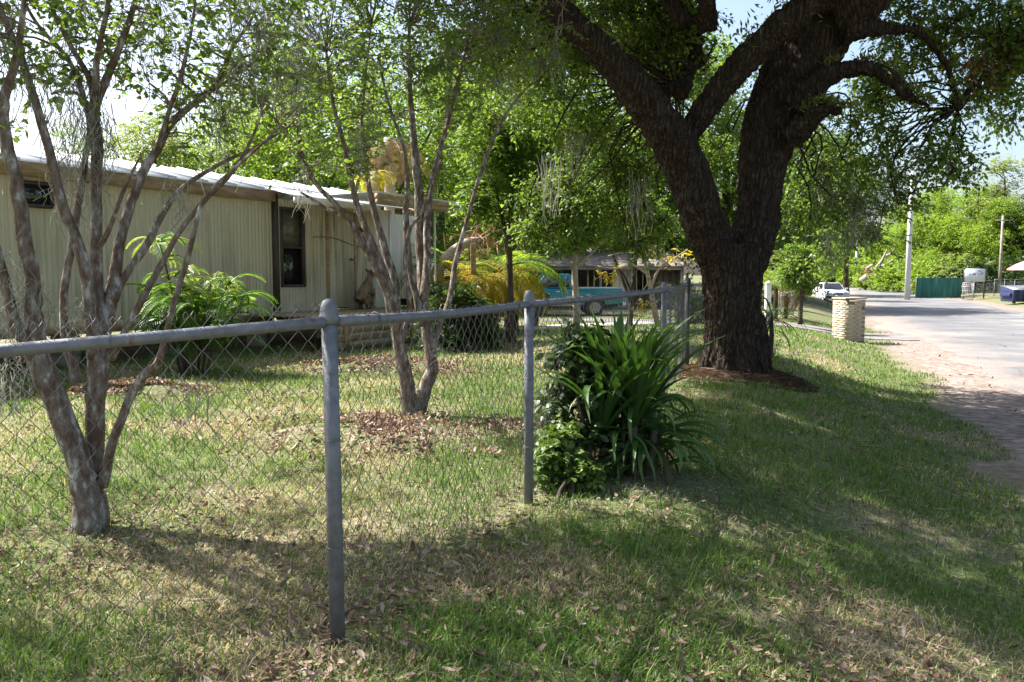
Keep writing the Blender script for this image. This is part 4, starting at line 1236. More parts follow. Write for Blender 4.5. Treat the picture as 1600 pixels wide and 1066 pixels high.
def truck():
    # rear wheel seen at picture point (925, 492)
    Y = 33.0
    g = at(925, 492, Y)
    t = thing('pickup_truck', 'old teal extended-cab pickup truck parked side-on in the yard', 'pickup truck', (g[0] - 1.45, g[1], gzf(g[0], g[1])), PI + .06)
    # local x = front; the truck faces left in the picture; local +y is the side seen from the yard
    hw = .84
    front = [(-.62, .42)] + [(1.0, .42)] + arc(1.55, .36, .42, PI * .95, PI * .05) + [(2.32, .42), (2.38, .60), (2.36, .88), (2.2, .98), (1.0, 1.06), (.98, 1.08), (-.62, 1.08)]
    o = obj('body', MB().prism(front, -hw, hw), M['teal'], t, False, True, .025)
    for s in (-1, 1):
        bed = [(-.65, .45)] + arc(-1.45, .36, .42, PI * .05, PI * .95)[::1][0:0] + [(-1.02, .45)] + arc(-1.45, .36, .42, PI * .06, PI * .94) + [(-1.88, .45), (-2.50, .50), (-2.52, 1.09), (-.65, 1.09)]
        obj('bed_side', MB().prism(bed, s * hw - .05, s * hw + .05 if s < 0 else s * hw), M['teal'], t, False, True, .02)
        obj('bed_rail', MB().box((-1.58, s * (hw - .03), 1.105), (1.86, .09, .025)), M['chrome'], t, False, True, .006)
        cx = [(-.58, 1.085), (-.50, 1.62), (-.40, 1.655), (.40, 1.655), (.52, 1.62), (.98, 1.085)]
        win = [(-.02, 1.13), (-.02, 1.58), (.42, 1.58), (.80, 1.13)]
        wo = obj('side_window', MB().prism(win, s * (hw - .042), s * (hw - .055)), M['glass'], t, False, True)
        obj('quarter_window', MB().prism([(-.44, 1.14), (-.40, 1.56), (-.28, 1.56), (-.26, 1.14)], s * (hw - .042), s * (hw - .055)), M['glass'], t, False, True)
        d = obj('door', MB().prism([(-.12, .50), (-.12, 1.05), (1.0, 1.03), (1.04, .55), (1.0, .50)], s * (hw + .002), s * (hw + .018)), M['teal'], t, False, True, .006)
        obj('handle', MB().box((.02, s * (hw + .028), .97), (.14, .02, .035)), M['chrome'], d, False, True, .004)
        obj('mirror', MB().box((.86, s * (hw + .09), 1.17), (.10, .16, .13)), M['dark'], t, False, True, .02)
        obj('rocker', MB().box((.15, s * (hw - .005), .455), (1.55, .03, .12)), M['tan_trim'], t, False, True, .01)
        obj('tail_light', MB().box((-2.525, s * (hw - .09), .86), (.03, .14, .28)), M['red_lens'], t, False, True, .008)
        obj('headlight', MB().box((2.37, s * (hw - .22), .79), (.03, .32, .15)), M['lens'], t, False, True, .008)
        for x in (1.55, -1.45): wheel(t, x, s * (hw - .10), .345, .21, M['rim'])
    obj('cab', MB().prism(cx, -hw + .05, hw - .05), M['teal'], t, False, True, .04)
    obj('windshield', MB().add([(.96, -.66, 1.12), (.96, .66, 1.12), (.545, .60, 1.60), (.545, -.60, 1.60)], [[0, 1, 2, 3]]), M['glass'], t, False, True)
    obj('rear_window', MB().box((-.56, 0, 1.38), (.02, 1.1, .32), M=Matrix.Rotation(.13, 3, 'Y')), M['glass'], t, False, True)
    obj('bed_floor', MB().box((-1.58, 0, .60), (1.86, hw * 2 - .12, .05)), M['dark'], t, False, True)
    obj('tailgate', MB().box((-2.49, 0, .83), (.06, hw * 2 - .22, .50)), M['teal'], t, False, True, .01)
    obj('bumper', MB().box((-2.60, 0, .48), (.12, hw * 2, .16)), M['chrome'], t, False, True, .02)
    obj('bumper', MB().box((2.44, 0, .50), (.12, hw * 2, .18)), M['chrome'], t, False, True, .02)
    obj('grille', MB().box((2.385, 0, .79), (.02, .95, .16)), M['dark'], t, False, True)
    obj('chassis', MB().box((-.1, 0, .40), (4.6, 1.0, .12)), M['dark'], t, False, True)
truck()
def white_car():
    Y = 62
    x = (1297 - 800) / FPX * Y
    # nose towards the camera, parked along the road
    t = thing('parked_car', 'white sedan parked on the grass beside the road, nose towards us', 'car', (x, Y, gzf(x, Y)), math.atan2(-TY, -TX) + .22)
    hw = .86
    low = [(-2.2, .30), (-1.75, .30)] + arc(-1.35, .32, .36, PI, 0)  + [(.95, .28)] + arc(1.32, .32, .36, PI, 0) + [(1.75, .28), (2.18, .32), (2.24, .52), (2.16, .72), (1.0, .90), (-1.6, .94), (-2.2, .88), (-2.25, .55)]
    obj('body', MB().prism(low, -hw, hw), M['white_car'], t, False, True, .06)
    V = [(1.05, -.78, .89), (1.05, .78, .89), (.25, .60, 1.40), (.25, -.60, 1.40), (-1.75, -.78, .92), (-1.75, .78, .92), (-.95, .60, 1.40), (-.95, -.60, 1.40)]
    obj('cabin', MB().add(V, [[0, 1, 2, 3], [3, 2, 6, 7], [7, 6, 5, 4], [0, 3, 7, 4], [1, 5, 6, 2]]), M['white_car'], t, False, True, .04)
    obj('windshield', MB().add([(1.02, -.70, .935), (1.02, .70, .935), (.30, .555, 1.385), (.30, -.555, 1.385)], [[0, 1, 2, 3]]), M['glass'], t, False, True)
    for s in (-1, 1):
        obj('side_window', MB().add([(.90, s * .782, .95), (-.40, s * .782, .95), (-.40, s * .635, 1.34), (.28, s * .635, 1.34)], [[0, 1, 2, 3]]), M['glass'], t, False, True)
        obj('headlight', MB().box((2.19, s * .60, .64), (.07, .36, .13)), M['lens'], t, False, True, .02)
        obj('mirror', MB().box((.78, s * .96, .98), (.09, .18, .12)), M['white_car'], t, False, True, .02)
        for x in (1.32, -1.35): wheel(t, x, s * (hw - .09), .31, .19, M['chrome'], 6)
    obj('grille', MB().box((2.21, 0, .62), (.06, .70, .10)), M['dark'], t, False, True)
    obj('bumper', MB().box((2.23, 0, .38), (.10, 1.6, .16)), M['dark'], t, False, True, .03)
    obj('number_plate', MB().box((2.285, 0, .47), (.012, .32, .13)), M['lens'], t, False, True)
white_car()

# ------------------------------------------------------------------ shed behind the truck
M['shed'] = pmat('grey_brown_boards', (.13, .105, .085), (.25, .21, .17), .9, scale=4, stretch=(1, 1, .3), bump=.3)
M['rust_roof'] = pmat('old_metal_roof', (.085, .065, .05), (.20, .165, .135), .8, 0, scale=2.5, detail=8)
M['blue'] = pmat('blue_plastic', (.02, .07, .22), (.03, .10, .28), .5)
def shed():
    Y = 39.5
    x0, x1 = at(815, 450, Y)[0], at(1062, 450, Y)[0]
    t = thing('open_shed', 'low brown open-fronted shed with old metal roof behind the truck', 'shed', ((x0 + x1) / 2, Y, gzf((x0 + x1) / 2, Y)))
    w = (x1 - x0) / 2
    for i in range(10):
        a = -w - .2 + i * (2 * w + .4) / 10; b = a + (2 * w + .4) / 10 - .01
        V = [(a, -1.0, 2.02), (b, -1.0, 2.02), (b, 3.4, 2.75), (a, 3.4, 2.75), (a, -1.0, 1.98), (b, -1.0, 1.98), (b, 3.4, 2.71), (a, 3.4, 2.71)]
        obj('roof_sheet', MB().add(V, [[0, 1, 2, 3], [4, 7, 6, 5], [0, 4, 5, 1], [1, 5, 6, 2], [0, 3, 7, 4], [3, 2, 6, 7]]), M['rust_roof'], t, False, True)
    obj('eave_beam', MB().box((0, -.9, 1.9), (2 * w, .08, .14)), M['shed'], t, False, True)
    for x in (-w + .1, -w * .35, -.1, w * .35, w - .1):
        obj('post', MB().box((x, -.85, .92), (.11, .11, 1.84)), M['shed'], t, False, True)
    n = 24
    for i in range(n):
        a = -w + i * 2 * w / n
        obj('board', MB().box((a + w / n, 3.2, 1.25), (2 * w / n - .012, .04, 2.5)), M['shed'], t, False, True)
    for i in range(9):
        a = w * .15 + i * w * .85 / 9
        if i in (3, 4): continue
        obj('board', MB().box((a + .2, .4, 1.0), (w * .85 / 9 - .01, .03, 2.0)), M['white'] if i < 3 else M['shed'], t, False, True)
    for s in (-1, 1): obj('side_wall', MB().box((s * w, 1.2, 1.1), (.04, 4.0, 2.2)), M['shed'], t, False, True)
    obj('back_shelf', MB().box((-w * .5, 2.7, .9), (w * .8, .5, .06)), M['dark'], t, False, True)
    bpos = at(920, 440, Y + .2)
    bt = thing('barrel', 'blue plastic barrel standing in the shed behind the truck bed', 'barrel', (bpos[0], bpos[1], gzf(bpos[0], bpos[1]) + .02))
    obj('body', MB().lathe([(0, 0), (.26, .0), (.29, .05), (.29, .28), (.305, .30), (.29, .32), (.29, .6), (.305, .62), (.29, .64), (.29, .92), (.26, .96), (0, .96)], (0, 0, 0), 20), M['blue'], bt, True, True)
    obj('lid_ring', MB().lathe([(.27, .955), (.295, .96), (.295, .985), (.27, .99), (0, .985)], (0, 0, 0), 20), M['white'], bt, True, True)
    obj('bench_box', MB().box((w * .05, 1.6, .45), (.9, .6, .9)), M['dark'], t, False, True, .02)
shed()

# ------------------------------------------------------------------ brick mailbox pillar
M['brick'] = pmat('cream_brick', (.33, .275, .19), (.43, .365, .265), .9, scale=6, bump=.4, bscale=50)
M['mortar'] = pmat('mortar', (.30, .26, .195), (.36, .32, .25), .95, scale=20)
M['stain'] = pmat('dark_bronze', (.10, .085, .05), (.14, .12, .07), .6)
def pillar():
    Y = 22.6
    g = at(1325, 524, Y)
    z0 = gzf(g[0], g[1])
    t = thing('brick_pillar', 'square cream brick mailbox pillar on the lawn edge by the road', 'pillar', (g[0], g[1], z0), .20)
    W, H, cs = .60, 1.14, .0605
    obj('core', MB().box((0, 0, H / 2 - .05), (W - .005, W - .005, H + .06)), M['mortar'], t, False, True)
    bm = MB().box((0, 0, 0), (.248, .09, .052)).mesh('brick', M['brick'])
    rows = int(H / cs)
    for r in range(rows):
        off = .1 if r % 2 else 0
        for side in range(4):
            a = side * PI / 2
            for i in range(2):
                x = -W / 2 + .125 + i * .2515 + (.092 if r % 2 else 0) + .0015
                o = link('brick', bm, t, True)
                px, py = x, -W / 2 + .045
                j = .0006 * random.random()
                o.location = (px * math.cos(a) - (py - j) * math.sin(a), px * math.sin(a) + (py - j) * math.cos(a), .028 + r * cs)
                o.rotation_euler = (0, 0, a)
    obj('cap_slab', MB().box((0, 0, H + .022), (W + .05, W + .05, .045)), M['brick'], t, False, True, .006)
    for k in range(3):
        obj('number_mark', MB().box((-.22 + k * .075, -W / 2 - .012, H - .10 + (.01 if k == 1 else 0)), (.05, .014, .075)), M['stain'], t, False, True)
    obj('mail_flap', MB().box((W / 2 - .07, -W / 2 - .012, H - .22), (.045, .02, .06)), M['stain'], t, False, True)
pillar()

# ------------------------------------------------------------------ front garden right of the oak: white gate, posts
def picket_gate():
    Y = 31.5
    xa, xb = at(1214, 480, Y)[0], at(1242, 480, Y)[0]
    z0 = gzf((xa + xb) / 2, Y)
    t = thing('picket_gate', 'small white picket gate beside the young tree past the driveway', 'gate', ((xa + xb) / 2, Y, z0), .1)
    n = 7; w = xb - xa
    for i in range(n):
        x = -w / 2 + (i + .5) * w / n
        h = 1.0
        obj('picket', MB().prism([(x - .035, .08), (x + .035, .08), (x + .035, h - .05), (x, h), (x - .035, h - .05)], -.01, .01), M['white'], t, False, True)
    for z in (.3, .8): obj('cross_rail', MB().box((0, .03, z), (w + .1, .035, .07)), M['white'], t, False, True)
    g = at(1199, 500, 24.5)
    p = thing('gate_post', 'white square gate post just right of the oak trunk', 'post', (g[0], g[1], gzf(g[0], g[1])))
    obj('shaft', MB().box((0, 0, .62), (.15, .15, 1.28)), M['white'], p, False, True, .01)
    obj('cap', MB().add([(-.1, -.1, 1.265), (.1, -.1, 1.265), (.1, .1, 1.265), (-.1, .1, 1.265), (0, 0, 1.36)], [[0, 3, 2, 1]], [[0, 1, 4], [1, 2, 4], [2, 3, 4], [3, 0, 4]]), M['white'], p, False, True)
    g = gp(1293, 479)
    s = thing('marker_post', 'thin wooden stake on the verge in front of the white car', 'post', g)
    obj('stake', MB().tube([(0, 0, -.1), (.01, 0, .5), (0, 0, 1.0)], [.035, .033, .03], 7), M['shed'], s, True, True)
    obj('cross_piece', MB().box((0, -.03, .9), (.16, .02, .1)), M['shed'], s, False, True)
picket_gate()

# ------------------------------------------------------------------ poles, signs and things across the road
M['conc_pole'] = pmat('concrete_pole', (.48, .47, .47), (.58, .57, .57), .8, scale=3)
M['wood_pole'] = pmat('grey_wood_pole', (.20, .17, .14), (.33, .29, .24), .9, scale=4, stretch=(1, 1, .2))
M['screen'] = pmat('green_privacy_mesh', (.008, .075, .055), (.02, .15, .11), .7, scale=1.2, stretch=(3, 3, .5))
M['sign'] = pmat('pale_sign_board', (.62, .66, .74), (.70, .74, .80), .5)
M['sign_ink'] = pmat('sign_lettering', (.06, .09, .13), None, .6)
M['red_cloth'] = pmat('faded_red_canvas', (.50, .09, .10), (.62, .22, .22), .8, scale=2)
M['pink_cloth'] = pmat('pale_canvas_panel', (.62, .42, .40), (.70, .55, .52), .8, scale=2)
M['dumpster'] = pmat('navy_dumpster_paint', (.012, .02, .075), (.025, .035, .11), .5, scale=4)
def pole(name, label, u, vb, vt, r0, r1, mat, Y=None, cat='utility pole'):
    g = gp(u, vb) if Y is None else at(u, vb, Y)
    Y = g[1]
    x, z0 = g[0], gzf(g[0], g[1])
    zt = CAM_H + (428 - vt) / FPX * Y
    t = thing(name, label, cat, (x, Y, z0), group='utility poles along the road')
    h = zt - z0
    obj('shaft', MB().tube([(0, 0, -.3), (0, 0, h * .5), (.02, 0, h)], [r0, (r0 + r1) / 2, r1], 12), mat, t, True, True)
    obj('band', MB().lathe([(r0 * .93, h * .5), (r0 * .97, h * .5 + .01), (r0 * .97, h * .5 + .09), (r0 * .93, h * .5 + .1)], (0, 0, 0), 12), M['galv'], t, True, True)
    obj('cross_arm', MB().box((0, -.12, h - .5), (1.6, .1, .1)), M['wood_pole'], t, False, True)
    return np.array([x, Y, zt])
pA = pole('utility_pole', 'tall pale concrete utility pole at the near bend, largest of the poles', 1418, 451, 270, .25, .17, M['conc_pole'], 74)
pB = pole('utility_pole', 'second concrete pole down the road, in front of the bright bushes', 1337, 438, 377, .24, .18, M['conc_pole'], 150)
pC = pole('utility_pole', 'farthest thin blue-grey pole at the road bend', 1302, 436, 398, .26, .2, M['conc_pole'], 210)
pD = pole('wooden_pole', 'grey wooden pole standing behind the white sign and fence', 1562, 440, 338, .15, .11, M['wood_pole'], 86)
def wire(a, b, sag, label):
    t = np.linspace(0, 1, 20)[:, None]
    P = a * (1 - t) + b * t
    P[:, 2] -= np.sin(t[:, 0] * PI) * sag
    tag(obj('power_line', MB().tube(P, .014, 4), M['dark'], None, True), label, 'wire')
wire(pD, np.array([90, 74, 12.5]), .6, 'thin line running right from the wooden pole')
wire(at(1600, 48, 40), at(1440, 240, 74), .8, 'power line slanting down across the sky beside the oak')
wire(pD + [0, 0, -.4], at(1505, 300, 96), .3, 'thin line running left from the wooden pole into the woodland')

def far_fence():
    a, b = np.array(gp(1432, 456)[:2]), np.array(gp(1503, 461)[:2])
    Yr = 78.0
    f = thing('screened_fence', 'fence clad in dark green privacy mesh across the road', 'fence', (at(1465, 455, Yr)[0], Yr, gzf(at(1465, 455, Yr)[0], Yr)))
    xs = [at(u, 455, Yr)[0] for u in np.linspace(1431, 1503, 9)]
    ys = [Yr + .25 * math.sin(i * .9) for i in range(9)]
    for i in range(9):
        z0 = gzf(xs[i], ys[i])
        obj('post', MB().tube([(xs[i], ys[i], z0 - .1), (xs[i], ys[i], z0 + 2.0)], .035, 8), M['galv'], f, True)
    for i in range(8):
        z0, z1 = gzf(xs[i], ys[i]), gzf(xs[i + 1], ys[i + 1])
        nn = 7
        V = []
        for k in range(nn):
            t = k / (nn - 1)
            x, y = xs[i] * (1 - t) + xs[i + 1] * t, ys[i] * (1 - t) + ys[i + 1] * t
            by = -.05 - .05 * math.sin(PI * t) * random.random()
            V += [(x, y + by, z0 * (1 - t) + z1 * t + .05), (x, y + by * 1.5, z0 * (1 - t) + z1 * t + 1.0), (x, y + by, z0 * (1 - t) + z1 * t + 1.95 - .05 * math.sin(PI * t))]
        Q = []
        for k in range(nn - 1):
            Q += [[3 * k, 3 * k + 3, 3 * k + 4, 3 * k + 1], [3 * k + 1, 3 * k + 4, 3 * k + 5, 3 * k + 2]]
        obj('mesh_panel', MB().add(V, Q), M['screen'], f, True)
    # grey chain-link fence right of it
    Yc = 76.0
    f2 = thing('yard_fence', 'pale grey chain-link fence behind the dumpster across the road', 'fence', (at(1560, 455, Yc)[0], Yc, gzf(at(1560, 455, Yc)[0], Yc)))
    us = np.linspace(1506, 1680, 12)
    X = [at(u, 455, Yc)[0] for u in us]
    for i, x in enumerate(X):
        z0 = gzf(x, Yc)
        obj('post', MB().tube([(x, Yc, z0 - .1), (x, Yc, z0 + 1.55)], .035, 8), M['galv'], f2, True)
    for i in range(len(X) - 1):
        z0 = gzf(X[i], Yc)
        obj('top_rail', MB().tube([(X[i], Yc, z0 + 1.5), (X[i + 1], Yc, z0 + 1.5)], .03, 6), M['galv'], f2, True)
        mb = MB()
        w = X[i + 1] - X[i]
        for k in range(int((w + 1.4) / .14)):
            for sgn in (1, -1):
                xa = X[i] + k * .14 - (1.4 if sgn > 0 else 0)
                a0, a1 = max(X[i], xa), min(X[i + 1], xa + 1.4)
                if a1 <= a0: continue
                za, zb_ = (a0 - xa), (a1 - xa)
                if sgn < 0: za, zb_ = 1.4 - za, 1.4 - zb_
                mb.tube([(a0, Yc - .03 * sgn, z0 + .06 + za), (a1, Yc - .03 * sgn, z0 + .06 + zb_)], .006, 3, cap=False)
        obj('chain_link_mesh', mb, M['galv'], f2)
    # sign on two posts
    Ys = 73.0
    c = at(1522, 455, Ys); z0 = gzf(c[0], Ys)
    s = thing('notice_sign', 'pale blue-white sign board with dark frame beside the green fence', 'sign', (c[0], Ys, z0))
    wz = 27 / FPX * Ys * .62
    zc = at(1522, 430, Ys)[2] - z0
    obj('board', MB().box((0, 0, zc), (1.86, .04, 1.16)), M['sign'], s, False, True)
    for x, z, a, b in ((0, zc + .60, 2.0, .07), (-.965, zc, .07, 1.16), (.965, zc, .07, 1.16)):
        obj('frame', MB().box((x, -.01, z), (a, .07, b)), M['brown_frame'], s, False, True)
    for x in (-.9, .9): obj('post', MB().box((x, .06, (zc + .4) / 2), (.09, .07, zc + .4)), M['brown_frame'], s, False, True)
    ang = np.linspace(PI * .12, PI * .88, 22)
    obj('arched_line', MB().tube(np.stack([.78 * np.cos(ang), np.full(22, -.03), zc - .12 + .58 * np.sin(ang)], 1), .022, 5), M['sign_ink'], s, False, True)
    for x, w in ((-.42, .20), (-.22, .05), (-.02, .22), (.40, .12), (.58, .12)):
        for k in range(max(1, int(w / .07))):
            obj('lettering', MB().box((x - w / 2 + .035 + k * .07, -.028, zc + .08), (.045, .014, .12)), M['sign_ink'], s, False, True)
    # pale chain-link gate corner in front of the sign, simplified to a wire cage
    g = at(1512, 461, 72)
    p = thing('gate_corner', 'pale chain-link gate corner built as a wire cage at the corner of the green fence below the sign', 'wire cage', (g[0], 72, gzf(g[0], 72)))
    for k in range(18):
        a = 2 * PI * k / 18
        obj('wire', MB().tube([(.42 * math.cos(a), .42 * math.sin(a), 0), (.42 * math.cos(a), .42 * math.sin(a), 1.55)], .016, 4), M['conc_pole'], p, True, True)
    for z in (.02, .4, .8, 1.15, 1.5): obj('hoop', MB().lathe([(.43, z), (.455, z + .01), (.455, z + .04), (.43, z + .05)], (0, 0, 0), 16), M['block'], p, True, True)
far_fence()
def dumpster():
    Y = 60.0
    c = at(1600, 478, Y)
    t = thing('dumpster', 'navy blue metal dumpster with a white notice, at the right edge across the road', 'dumpster', (c[0] + .25, Y, gzf(c[0], Y)))
    poly = [(-1.55, .12), (1.5, .12), (1.5, 1.15), (-1.55, 1.15)]
    V = [(-1.5, -.7, .12), (1.5, -.7, .12), (1.5, .8, .12), (-1.5, .8, .12), (-1.55, -.85, .95), (1.55, -.85, .95), (1.55, .9, 1.2), (-1.55, .9, 1.2)]
    obj('bin', MB().add(V, [[0, 3, 2, 1], [0, 1, 5, 4], [1, 2, 6, 5], [2, 3, 7, 6], [3, 0, 4, 7], [4, 5, 6, 7]]), M['dumpster'], t, False, True, .02)
    for s in (-1, 1):
        obj('lid', MB().add([(s * .02, -.92, .97), (s * 1.52, -.92, .97), (s * 1.52, .92, 1.23), (s * .02, .92, 1.23), (s * .02, -.92, 1.02), (s * 1.52, -.92, 1.02), (s * 1.52, .92, 1.28), (s * .02, .92, 1.28)],
            [[0, 3, 2, 1], [4, 5, 6, 7], [0, 1, 5, 4], [1, 2, 6, 5], [2, 3, 7, 6], [3, 0, 4, 7]]), M['chrome'], t, False, True)
        obj('lift_pocket', MB().box((s * 1.62, 0, .62), (.16, 1.2, .22)), M['dumpster'], t, False, True, .02)
        obj('foot', MB().box((s * 1.3, -.5, .06), (.12, .2, .12)), M['dark'], t, False, True)
    for x in (-1.2, -.75, .9): obj('rib', MB().box((x, -.82, .55), (.08, .08, .8), M=Matrix.Rotation(.18, 3, 'X')), M['dumpster'], t, False, True)
    obj('notice', MB().box((.15, -.845, .62), (1.3, .02, .42), M=Matrix.Rotation(.18, 3, 'X')), M['white'], t, False, True)
    Yu = 72.0
    c = at(1617, 420, Yu)
    z0 = gzf(c[0], Yu)
    u = thing('patio_umbrella', 'faded red and pink patio umbrella at the right edge across the road', 'umbrella', (c[0], Yu, z0))
    zc = c[2] - z0
    n = 8
    for k in range(n):
        a0, a1 = 2 * PI * k / n, 2 * PI * (k + 1) / n
        V = []
        for r, z in ((0.02, zc + .95), (.8, zc + .70), (1.55, zc + .38), (2.15, zc), (2.17, zc - .12)):
            for a in (a0, a1): V.append((r * math.cos(a), r * math.sin(a), z))
        obj('canopy_panel', MB().add(V, [[2 * i, 2 * i + 1, 2 * i + 3, 2 * i + 2] for i in range(4)]), M['red_cloth'] if k % 2 else M['pink_cloth'], u, True, True)
        obj('rib', MB().tube([(.03, 0, zc + .9), (1.5 * math.cos(a0), 1.5 * math.sin(a0), zc + .34), (2.1 * math.cos(a0), 2.1 * math.sin(a0), zc - .02)], .015, 4), M['dark'], u, True, True)
    obj('pole', MB().tube([(0, 0, 0), (0, 0, zc + 1.0)], .03, 8), M['galv'], u, True, True)
    obj('base', MB().lathe([(0, 0), (.3, 0), (.3, .06), (.06, .1), (.05, .3), (0, .3)], (0, 0, 0), 14), M['block'], u, True, True)
dumpster()
def leaning_tree():
    g = gp(1356, 441)
    g = np.array([at(1356, 440, 110)[0], 110, 0]); g[2] = gzf(g[0], g[1])
    t = thing('fallen_tree', 'bare dead tree trunk leaning to the right beside the road bend', 'tree', g)
    w = MB()
    for lst in ([(1346, 440, 8), (1360, 428, 7), (1372, 416, 4.5), (1380, 404, 3), (1386, 390, 1.2)], [(1370, 420, 6), (1384, 414, 3), (1396, 406, 2)], [(1360, 430, 6), (1356, 420, 5), (1366, 414, 4)], [(1384, 400, 3), (1392, 396, 2), (1398, 388, 1)]):
        P, R = trace(lst, 110, 109, 4)
        w.tube(P, R * .7, 8, lump=.12)
    obj('trunk', w, M['wood_pole'], t, True)
    lf = MB()
    P = at(1365, 425, 109) + RNG.normal(size=(300, 3)) * np.array([.9, .5, .5])
    leaves(lf, P, RNG.normal(size=(300, 3)), .25, .12, palette('brown', 300))
    obj('dead_leaves', lf, M['litter'], t)
leaning_tree()

# ------------------------------------------------------------------ garden plants
def strap_leaf(L, W, bend, up, seg=10, fold=.25):
    """a long sword leaf: starts at the origin, rises with angle up and bends over"""
    P = [np.zeros(3)]
    a = up
    for i in range(seg):
        a -= bend / seg * (0.3 + 1.4 * i / seg)
        P.append(P[-1] + np.array([math.cos(a), 0, math.sin(a)]) * L / seg)
    V, Q = [], []
    for i, p in enumerate(P):
        t = i / seg
        w = W * (.45 + .55 * min(1, t * 4)) * (1 - max(0, (t - .45) / .55) ** 1.6) + .0015
        T = P[min(i + 1, seg)] - P[max(0, i - 1)]; T /= np.linalg.norm(T)
        nrm = np.array([-T[2], 0, T[0]])
        V += [p + np.array([0, -w / 2, 0]) + nrm * w * fold, p, p + np.array([0, w / 2, 0]) + nrm * w * fold]
    for i in range(seg):
        Q += [[3 * i, 3 * i + 3, 3 * i + 4, 3 * i + 1], [3 * i + 1, 3 * i + 4, 3 * i + 5, 3 * i + 2]]
    return np.array(V), Q
def strap_plant():
    random.seed(3)
    g = gp(975, 738)
    t = thing('strap_leaf_plant', 'big clump of dark green sword-shaped leaves growing through the fence', 'plant', g)
    kinds = []
    for k in range(10):
        L = .64 + .26 * random.random(); W = .046 + .018 * random.random()
        V, Q = strap_leaf(L, W, .25 + .75 * random.random() if k < 6 else 1.5 + .9 * random.random(), 0)
        c0, c1 = np.array([.022, .070, .012]), np.array([.080, .155, .032])
        tt = np.linspace(0, 1, len(V))[:, None] * .5 + .5 * random.random()
        kinds.append(MB().add(V, Q, None, c0 * (1 - tt) + c1 * tt).mesh('leaf', M['glossy_leaf'], True))
    stems = [((0, 0), .50), ((-.10, .05), .42), ((.12, .04), .46), ((.05, -.10), .36), ((-.16, -.06), .30), ((.2, -.05), .30)]
    for (sx, sy), h in stems:
        obj('stem', MB().tube([(sx * .6, sy * .6, -.05), (sx * .9, sy * .9, h * .5), (sx, sy, h)], [.035, .03, .024], 9, lump=.1), M['bark'], t, True, True)
    for i in range(190):
        (sx, sy), h = stems[i % len(stems)]
        lower = i % 3 == 2
        k = random.randrange(6, 10) if lower else random.randrange(0, 7)
        o = link('leaf', kinds[k], t, True)
        az = random.random() * 2 * PI
        el = (.1 + .7 * random.random()) if lower else (.85 + .62 * random.random())
        s = (.8 + .35 * random.random()) * (.72 if lower else 1)
        o.location = (sx + .02 * math.cos(az), sy + .02 * math.sin(az), h - (.30 * random.random() if lower else .05 * random.random()))
        o.rotation_euler = (random.uniform(-.5, .5), -el, az)
        o.scale = (s, s, s)
    for i in range(46):
        (sx, sy), h = stems[i % len(stems)]
        o = link('leaf', kinds[random.randrange(6, 10)], t, True)
        o.location = (sx * .9, sy * .9, .10 + .22 * random.random()); s = .5 + .25 * random.random(); o.scale = (s, s, s)
        o.rotation_euler = (random.uniform(-.4, .4), -random.uniform(.4, 1.2), random.random() * 6.28)
    # dry hanging leaves
    V, Q = strap_leaf(.5, .03, 1.2, -.6)
    dm = MB().add(V, Q, None, np.tile(np.array([.085, .075, .035]), (len(V), 1))).mesh('dry_leaf', M['litter'], True)
    for i in range(34):
        (sx, sy), h = stems[i % len(stems)]
        o = link('dry_leaf', dm, t, True); o.location = (sx, sy, h * .75); o.rotation_euler = (0, 0, random.random() * 6.28); o.scale = (.7 + .4 * random.random(),) * 3
strap_plant()

def shrub(name, label, base, masses, ncl, lpc, cr, L, W, pal, mat='leaf', oval=True, seed=1, shell=.3, droop=.2, stems=6, cat='shrub', lo=0, hi=1, group=None):
    global RNG
    RNG = np.random.default_rng(seed + 900)
    base = np.array([base[0], base[1], gzf(base[0], base[1])])
    t = thing(name, label, cat, base, group=group)
    w, lf = MB(), MB()
    nP, nR = [], []
    zt = max(m[0][2] for m in masses)
    for k in range(stems):
        c = masses[k % len(masses)][0]
        q = base + RNG.normal(size=3) * np.array([.05, .05, 0])
        P, R = smooth_path([q - [0, 0, .05], q * .6 + c * .4 + RNG.normal(size=3) * .04, c], [.016, .011, .006], 4)
        w.tube(P, R, 6, cap=False); nP.append(P); nR.append(R)
    crown(w, lf, np.vstack(nP), np.concatenate(nR), masses, ncl, lpc, cr, L, W, pal, oval=oval, shell=shell, droop=droop, twig=.002, maxr=.01, sides=(5, 3), lo=lo, hi=hi)
    obj('stems', w, M['bark'], t, True)
    obj('foliage', lf, M[mat], t)
    return t
g = gp(905, 770)
shrub('broadleaf_shrub', 'dark broad-leaved shrub climbing the fence left of the sword-leaved clump', g + np.array([.05, .35, 0]), [mm_(900, 570, 5.55, .20, .2, .22), mm_(880, 640, 5.5, .17, .2, .2), mm_(935, 600, 5.5, .2, .2, .25), mm_(925, 700, 5.4, .2, .2, .2), mm_(885, 530, 5.6, .12), mm_(935, 545, 5.6, .16)], 170, 12, .05, .075, .042, 'dark', 'glossy_leaf', seed=1, lo=.2, hi=1)
shrub('glossy_groundcover', 'low glossy green plant at the foot of the second fence post', gp(885, 778), [mm_(870, 715, 5.1, .14, .14, .12), mm_(905, 735, 5.05, .15, .14, .10), mm_(860, 750, 5.05, .10, .1, .07), mm_(885, 680, 5.15, .11, .1, .1)], 150, 11, .04, .062, .034, 'mid', 'glossy_leaf', seed=2, hi=.8)
